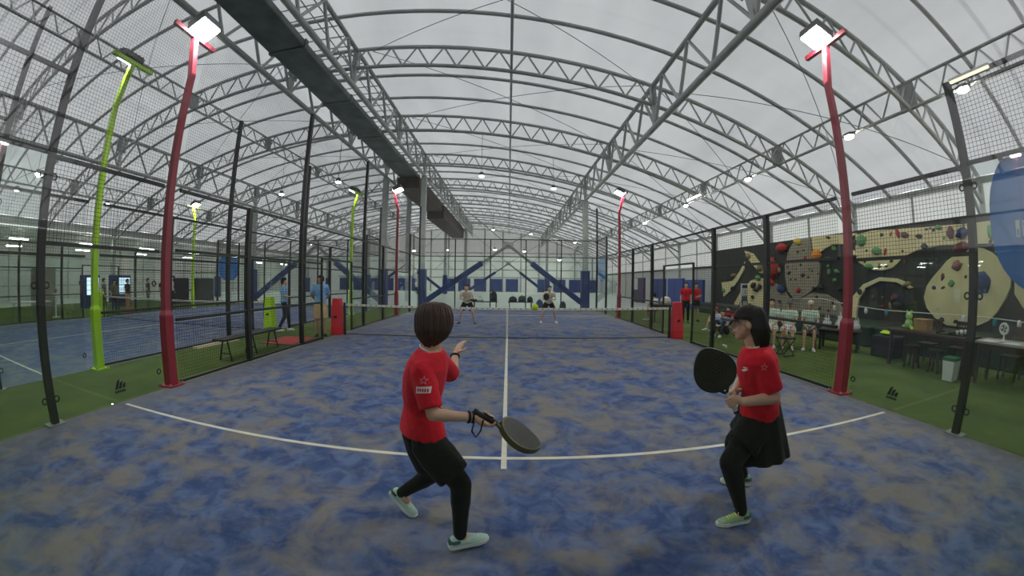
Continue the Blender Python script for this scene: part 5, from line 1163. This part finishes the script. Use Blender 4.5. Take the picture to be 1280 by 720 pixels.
def racket(G, ax, nrm, label, face_m, rim_m, grip_m, group=None, strap_to=None):
    """padel racket: G = grip centre in the hand, ax = handle towards head, nrm = face normal"""
    ax = V(ax).normalized(); nrm = V(nrm); nrm = (nrm-ax*nrm.dot(ax)).normalized(); sd = ax.cross(nrm).normalized()
    G = V(G); t = thing('padel_racket', label, 'racket', tuple(G)); at = lambda x, y, z: sd*x+ax*y+nrm*z
    # outline of the head: y from 0.10 (throat) to 0.375
    def half(y):
        q = (y-0.085)/0.295
        return 0.130*math.sin(PI*min(1, max(0, q))**0.80)**0.62 if 0 < q < 1 else 0.0
    ys = [0.087+0.291*i/22 for i in range(23)]
    out = [(half(y)+0.004, y) for y in ys]+[(-half(y)-0.004, y) for y in reversed(ys)]
    MB().prism(out, -0.019, 0.019, lambda a, b, c: at(a, b, c)).build('rim', rim_m, t, bevel=0.006)
    inn = [(x*0.90, 0.232+(y-0.232)*0.90) for x, y in out]
    MB().prism(inn, -0.0205, 0.0205, lambda a, b, c: at(a, b, c)).build('face', face_m, t)
    hl = MB()
    for i in range(-4, 5):
        for j in range(-4, 5):
            x, y = i*0.021+(0.0105 if j % 2 else 0), 0.245+j*0.021
            if (x/0.095)**2+((y-0.245)/0.095)**2 < 1:
                for sz in (-1, 1): hl.add([at(x+0.0055*math.cos(a), y+0.0055*math.sin(a), sz*0.0212) for a in [2*PI*k/8 for k in range(8)]]+[at(x+0.0055*math.cos(a), y+0.0055*math.sin(a), sz*0.0200) for a in [2*PI*k/8 for k in range(8)]], [tuple(range(8)), tuple(range(8, 16))]+[(k, (k+1) % 8, 8+(k+1) % 8, 8+k) for k in range(8)])
    hl.build('face_holes', 'strap', t, kind='stuff')
    for sx in (-1, 1): MB().tube([at(0, 0.055, 0), at(sx*0.022, 0.085, 0), at(sx*0.045, 0.12, 0)], 0.010, 8).build('throat', rim_m, t)
    MB().tube([at(0, -0.075, 0), at(0, 0.06, 0)], 0.0155, 10).build('grip', grip_m, t)
    MB().tube([at(0, -0.088, 0), at(0, -0.073, 0)], 0.019, 10).build('butt_cap', 'grip_black', t)
    return t
def decal(target, parent, c, d, right, up, polys, m, name, eps=0.003):
    """flat print draped on a garment: 2d polygons ray-cast onto the target along d"""
    from mathutils.bvhtree import BVHTree
    bv = BVHTree.FromPolygons([v.co for v in target.data.vertices], [p.vertices for p in target.data.polygons])
    c, d, r, u = V(c), V(d).normalized(), V(right).normalized(), V(up).normalized(); mb = MB()
    fine = []
    for q in polys:
        if len(q) != 4: fine.append(q); continue
        nx = max(1, round(max(math.dist(q[0], q[1]), math.dist(q[3], q[2]))/0.010)); ny = max(1, round(max(math.dist(q[0], q[3]), math.dist(q[1], q[2]))/0.010))
        bl = lambda s, t_: tuple((q[0][k]*(1-s)+q[1][k]*s)*(1-t_)+(q[3][k]*(1-s)+q[2][k]*s)*t_ for k in (0, 1))
        fine += [[bl(i/nx, j/ny), bl((i+1)/nx, j/ny), bl((i+1)/nx, (j+1)/ny), bl(i/nx, (j+1)/ny)] for i in range(nx) for j in range(ny)]
    for poly in fine:
        lo = []; hi = []
        for a, b_ in poly:
            o = c+r*a+u*b_-d*0.5; h = bv.ray_cast(o, d, 1.0)
            p = h[0] if h[0] is not None else c+r*a+u*b_
            hi.append(p-d*eps); lo.append(p+d*0.004)
        n = len(poly); mb.add(hi+lo, [tuple(range(n)), tuple(reversed(range(n, 2*n)))]+[(i, (i+1) % n, n+(i+1) % n, n+i) for i in range(n)])
    return mb.build(name, m, parent)
def star_poly(cx, cy, R, w):
    P_ = []
    pts = [(cx+(R if k % 2 == 0 else R*0.42)*math.sin(PI*k/5), cy+(R if k % 2 == 0 else R*0.42)*math.cos(PI*k/5)) for k in range(10)]
    inn = [(cx+(x-cx)*w, cy+(y-cy)*w) for x, y in pts]
    return [[pts[i], pts[(i+1) % 10], inn[(i+1) % 10], inn[i]] for i in range(10)]

# ---- player A: red shirt, seen from behind her shoulder, striding toward the climbing-wall side
fA = V((0.80, 0.60, 0)).normalized(); rA = V((fA.y, -fA.x, 0))
JA = dict(pelvis=(-.475, -8.02, .72), chest=(-.475, -8.0, .97), neck=(-.420, -7.98, 1.215), head=(-.392, -7.955, 1.375), hfwd=(0.60, 0.80, 0.0), hup=(0.06, 0.05, 1),
          rhip=(-.43, -8.09, .68), lhip=(-.52, -7.95, .68), rkn=(-.235, -8.15, .46), ran=(-.25, -8.17, .10), lkn=(-.45, -7.87, .36), lan=(-.70, -7.83, .155),
          rsh=(-.440, -8.125, 1.125), lsh=(-.410, -7.84, 1.125), rel=(-.37, -8.20, .905), rwr=(-.155, -8.125, .868), lel=(-.345, -7.64, .97), lwr=(-.350, -7.50, 1.09),
          lhd=(-.325, -7.44, 1.15), rtoe=(0.90, 0.42, 0), ltoe=(0.85, -0.4, 0), rgrip=((-.085, -8.105, .855), (0.74, 0.20, -0.50)), lpalm=(0.5, 0.6, -0.3), curl=0.25)
specA = dict(voxel=0.0075, shirt='red_shirt', sleeve=0.86, legs='shorts', leg_mat='black_cloth', short_len=0.80, leggings='legging', leg_w=1.06, shoe='shoe_mint', sole='sole_white', laces='sole_white', heel='shoe_heel', hair='bob', hair_mat='hair_brown', pitch={'l': 0.55}, hem=0.0, w=1.04)
pA, JAl, shirtA = person(JA, 0.97, specA, 'player in red shirt and black leggings with short bobbed hair striding with racket')
racket(JA['rgrip'][0], JA['rgrip'][1], (0.60, -0.12, 0.78), 'black racket with olive rim held low by the bobbed player', 'racket_black', 'racket_rim', 'grip_black')
# ---- player B: red shirt and cap, side on
JB = dict(pelvis=(1.775, -7.94, .735), chest=(1.725, -7.95, .98), neck=(1.675, -7.95, 1.21), head=(1.615, -7.92, 1.358), hfwd=(-0.82, 0.57, -0.02), hup=(-0.04, 0.03, 1),
          lhip=(1.72, -8.01, .71), rhip=(1.84, -7.87, .71), lkn=(1.48, -8.08, .465), lan=(1.61, -8.15, .085), rkn=(1.74, -7.74, .42), ran=(1.93, -7.69, .085),
          lsh=(1.635, -8.08, 1.13), rsh=(1.79, -7.83, 1.13), lel=(1.715, -8.14, .905), lwr=(1.465, -8.15, .905), rel=(1.70, -7.78, .92), rwr=(1.49, -8.00, .92),
          ltoe=(-1, 0.10, 0), rtoe=(-0.9, 0.5, 0), lgrip=((1.39, -8.11, .905), (-0.50, 0.22, 0.84)), rhd=(1.42, -8.05, .955), rpalm=(-0.6, -0.7, 0), curl=0.7)
specB = dict(voxel=0.0075, shirt='red_shirt', sleeve=0.82, legs='skirt', leg_mat='black_cloth', leggings='legging', leg_w=1.08, shoe='shoe_lime', sole='sole_white', laces='lace_lime', heel='shoe_heel', hair='long', hair_mat='hair_black', cap='cap_brown', hem=-0.16, w=1.24, skirt_dir=V((0.09, -0.06, -0.99)), skirt_len=0.33)
pB, JBl, shirtB = person(JB, 0.97, specB, 'player in red shirt, black skirt and dark cap holding a racket upright')
racket(JB['lgrip'][0], JB['lgrip'][1], (-0.52, -0.82, 0.24), 'dark bronze racket held upright by the player in the cap', 'racket_brown', 'racket_black', 'grip_white')
# ---- remote players
def quick(x, y, rz, h, kind, spec, label, group=None, **ov):
    J, s = pose(x, y, rz, h, kind, **ov); return person(J, s, {'voxel': 0.02, **spec}, label, group)
gp = lambda J, ax: ((V(J['rwr'])+V(J['lwr']))*0.5+V((0, -0.05, 0.02)), ax)
quick(-1.53, 3.4, PI, 1.68, 'ready', dict(shirt='cream_shirt', legs='shorts', leg_mat='black_cloth', shoe='shoe_dark', sole='shoe_dark', sleeve=0.6), 'crouching player in pale shirt and dark shoes beyond the net')
racket((-1.40, 2.98, .90), (0.62, -0.5, 0.1), (0.1, 0.3, 1), 'small dark racket of the player in dark shoes', 'racket_black', 'racket_rim', 'grip_black')
quick(1.62, 3.95, PI, 1.66, 'ready', dict(shirt='cream_shirt', legs='shorts', leg_mat='black_cloth', shoe='shoe_white', skin='skin', sleeve=0.6), 'crouching player in pale shirt and white shoes beyond the net')
racket((1.60, 3.55, .93), (-0.5, -0.45, 0.45), (0.3, -0.9, 0.2), 'small dark racket of the player in white shoes', 'racket_black', 'racket_black', 'grip_black')
quick(-5.36, -0.45, -2.6, 1.74, 'stand', dict(shirt='sky_shirt', legs='shorts', leg_mat='khaki', short_len=1.0, shoe='shoe_dark', sole='shoe_dark', skin='skin_tan', sleeve=0.85), 'man in sky blue shirt and khaki shorts standing at the red net post', look=(0.5, 0.6, -0.1), lel=(-.24, -.12, 1.13), lwr=(-.10, -.18, .95), rel=(.24, -.12, 1.13), rwr=(.10, -.19, .95))
quick(-6.98, 0.07, -0.9, 1.66, 'stand', dict(shirt='sky_shirt', legs='pants', leg_mat='navy', shoe='shoe_white', sleeve=0.8), 'man in sky blue shirt and dark trousers walking past the lime net post', rwr=(.05, .22, 1.12), lkn=(-.10, .14, .50), lan=(-.10, .16, .085), ran=(.10, -.20, .10))
# ---- spectators on the climbing wall side
quick(7.42, 3.95, 2.6, 1.68, 'stand', dict(shirt='red_shirt', legs='pants', leg_mat='black_cloth', shoe='shoe_dark', sole='shoe_dark', sleeve=0.7), 'person in red shirt and black trousers standing beside the small table')
quick(8.15, 4.40, 2.9, 1.66, 'stand', dict(shirt='red_shirt', legs='shorts', leg_mat='black_cloth', shoe='shoe_dark', sole='shoe_dark', sleeve=0.7), 'person in red shirt and black shorts standing by the blue screen', lwr=(.0, .2, 1.1))
quick(6.92, 0.25, 2.1, 1.68, 'floor', dict(shirt='sky_shirt', legs='pants', leg_mat='navy', shoe='shoe_white', hair_mat='hair_brown', sleeve=0.6), 'person in pale blue shirt sitting on the turf hugging their knees')
quick(7.55, 1.6, 1.9, 1.66, 'floor', dict(shirt='white_cloth', legs='shorts', leg_mat='black_cloth', shoe='shoe_white', cap='red_shirt', sleeve=0.6), 'person in white shirt and red cap sitting on the turf')
quick(7.75, 0.35, 2.3, 1.64, 'floor', dict(shirt='black_cloth', legs='pants', leg_mat='navy', shoe='shoe_dark', sole='shoe_dark', sleeve=0.7), 'dark haired person in black sitting behind the one in pale blue')
quick(8.35, 2.0, 2.0, 1.64, 'floor', dict(shirt='red_shirt', legs='pants', leg_mat='black_cloth', shoe='shoe_dark', sole='shoe_dark'), 'person in red shirt sitting on the turf by the one in white')
SR = 2.35
quick(7.10, -1.78, SR, 1.66, 'sit', dict(shirt='mint_shirt', legs='shorts', leg_mat='white_cloth', shoe='shoe_white', skin='skin', short_len=0.9), 'bareheaded spectator in pale mint shirt at the end of the bench')
quick(7.43, -2.13, SR, 1.62, 'sit', dict(shirt='mint_shirt', legs='shorts', leg_mat='white_cloth', shoe='shoe_white', cap='grey_cloth', short_len=0.9), 'spectator in mint shirt and grey cap in the middle of the bench')
quick(7.82, -2.53, SR, 1.64, 'sit', dict(shirt='mint_shirt', legs='shorts', leg_mat='grey_cloth', shoe='shoe_white', cap='beige_cap', short_len=0.9), 'spectator in mint shirt and beige cap on the bench near the white bags')
quick(6.35, 4.75, 0.4, 1.60, 'sit', dict(shirt='white_cloth', legs='shorts', leg_mat='red_shirt', shoe='shoe_white'), 'person in white sitting behind the table with the white basket')
# ---- crowd beyond the second court
crowd = [(-18.6, 0.36, 1.74, 'white_cloth', 'navy', 'person in white top with dark trousers in the crowd by the lime post'), (-18.9, 0.95, 1.66, 'grey_cloth', 'black_cloth', 'person in grey top in the crowd beyond the second court'), (-18.4, 1.25, 1.58, 'olive_cloth', 'navy', 'person in olive top in the crowd beyond the second court'),
         (-18.7, 2.26, 1.62, 'black_cloth', 'khaki', 'person in black top with khaki trousers beyond the second court'), (-18.7, 3.6, 1.66, 'navy', 'grey_cloth', 'person in navy top with grey trousers beyond the second court'), (-18.6, 4.55, 1.66, 'black_cloth', 'black_cloth', 'person dressed all in black beyond the second court'), (-18.8, 5.35, 1.78, 'cream_shirt', 'navy', 'tall person in cream top beyond the second court')]
for i, (x, y, h, a, b_, lab) in enumerate(crowd):
    quick(x, y, -1.2+0.5*math.sin(i*2.1), h, 'stand', dict(shirt=a, legs='pants', leg_mat=b_, voxel=0.028, shoe='shoe_dark', sole='shoe_dark'), lab, lwr=(-.08, .24, 1.05) if i % 2 else (-.22, .08, .90))
quick(-9.3, 26.0, 0.5, 1.7, 'stand', dict(shirt='white_cloth', legs='shorts', leg_mat='navy', voxel=0.028), 'tiny person in white top deep in the hall behind the remote red pole')
bake_all()
# ---- prints, piping, straps on the two players
def loc(p, J): return V(p)
vd = lambda p, root: ((root.location+V(p))-V((0.0242, -10.0121, 1.6151))).normalized()
c = V(JAl['rsh']).lerp(V(JAl['rel']), 0.42); d = V((0.05, 0.97, -0.18)); R_ = V((1, 0, 0)); U_ = V((0.08, 0.15, 1))
decal(shirtA, shirtA, c+V((0.0, 0, 0.052)), d, R_, U_, star_poly(0, 0, 0.026, 0.62), 'print_pink', 'star_print')
rc = [[(-0.042, -0.016), (0.040, -0.010), (0.040, 0.024), (-0.042, 0.018)]]
decal(shirtA, shirtA, c+V((0.0, 0, -0.002)), d, R_, U_, rc, 'print_white', 'sponsor_patch')
lt = [[(-0.034+i*0.014, -0.006), (-0.026+i*0.014, -0.005), (-0.026+i*0.014, 0.012), (-0.034+i*0.014, 0.011)] for i in range(5)]
decal(shirtA, shirtA, c+V((0.0, 0, -0.002)), d, R_, U_, lt, 'red_shirt', 'patch_letters', eps=0.0045)
c = V(JBl['lsh']).lerp(V(JBl['lel']), 0.12); d = V((0.62, 0.77, -0.12)); R_ = V((0.78, -0.62, 0))
decal(shirtB, shirtB, c, d, R_, V((0, 0, 1)), star_poly(0, 0, 0.026, 0.6), 'print_pink', 'star_print')
decal(shirtB, shirtB, V(JBl['chest'])+V((-0.085, 0.055, 0.075)), d, R_, V((0, 0, 1)), [[(-0.022, -0.008), (0.0, -0.012), (0.026, 0.004), (0.004, 0.010)], [(-0.01, 0.012), (0.02, 0.012), (0.016, 0.018), (-0.008, 0.018)]], 'print_white', 'chest_logo')
def collar(root, J, s, drop=0.05):
    K = V(J['neck']); sh = (V(J['rsh'])-V(J['lsh'])).normalized(); up = (K-V(J['chest'])).normalized(); f = up.cross(sh).normalized()
    pts = []
    for i in range(25):
        a = 2*PI*i/24; fw = math.sin(a)
        pts.append(K+sh*math.cos(a)*0.074*s+f*fw*0.070*s+up*(0.004-0.055*max(0, fw)**2+0.012*max(0, -fw))*s)
    MB().tube(pts, 0.0055*s, 6, cap=False).build('collar_piping', 'piping', root)
collar(pA, JAl, 0.98); collar(pB, JBl, 1.0)
def bracelet(root, a, b, t, r, m, name, w=0.006):
    a, b = V(a), V(b); c = a.lerp(b, t); d = (b-a).normalized(); e1 = d.orthogonal().normalized(); e2 = d.cross(e1)
    MB().tube([c+(e1*math.cos(x)+e2*math.sin(x))*r for x in [2*PI*k/18 for k in range(19)]], w, 6, cap=False).build(name, m, root)
bracelet(pA, JAl['rel'], JAl['rwr'], 0.86, 0.030, 'strap', 'wrist_strap', 0.007); bracelet(pA, JAl['rel'], JAl['rwr'], 0.95, 0.029, 'strap', 'wrist_strap', 0.006)
bracelet(pA, JAl['lel'], JAl['lwr'], 0.93, 0.028, 'strap', 'wrist_watch', 0.008)
w0 = V(JAl['rwr']); MB().tube([w0+V((0.0, -0.02, -0.02)), w0+V((-0.012, -0.03, -0.07)), w0+V((0.01, -0.03, -0.105)), w0+V((0.035, -0.025, -0.07)), w0+V((0.05, -0.01, -0.01))], 0.005, 6).build('racket_cord', 'strap', pA)
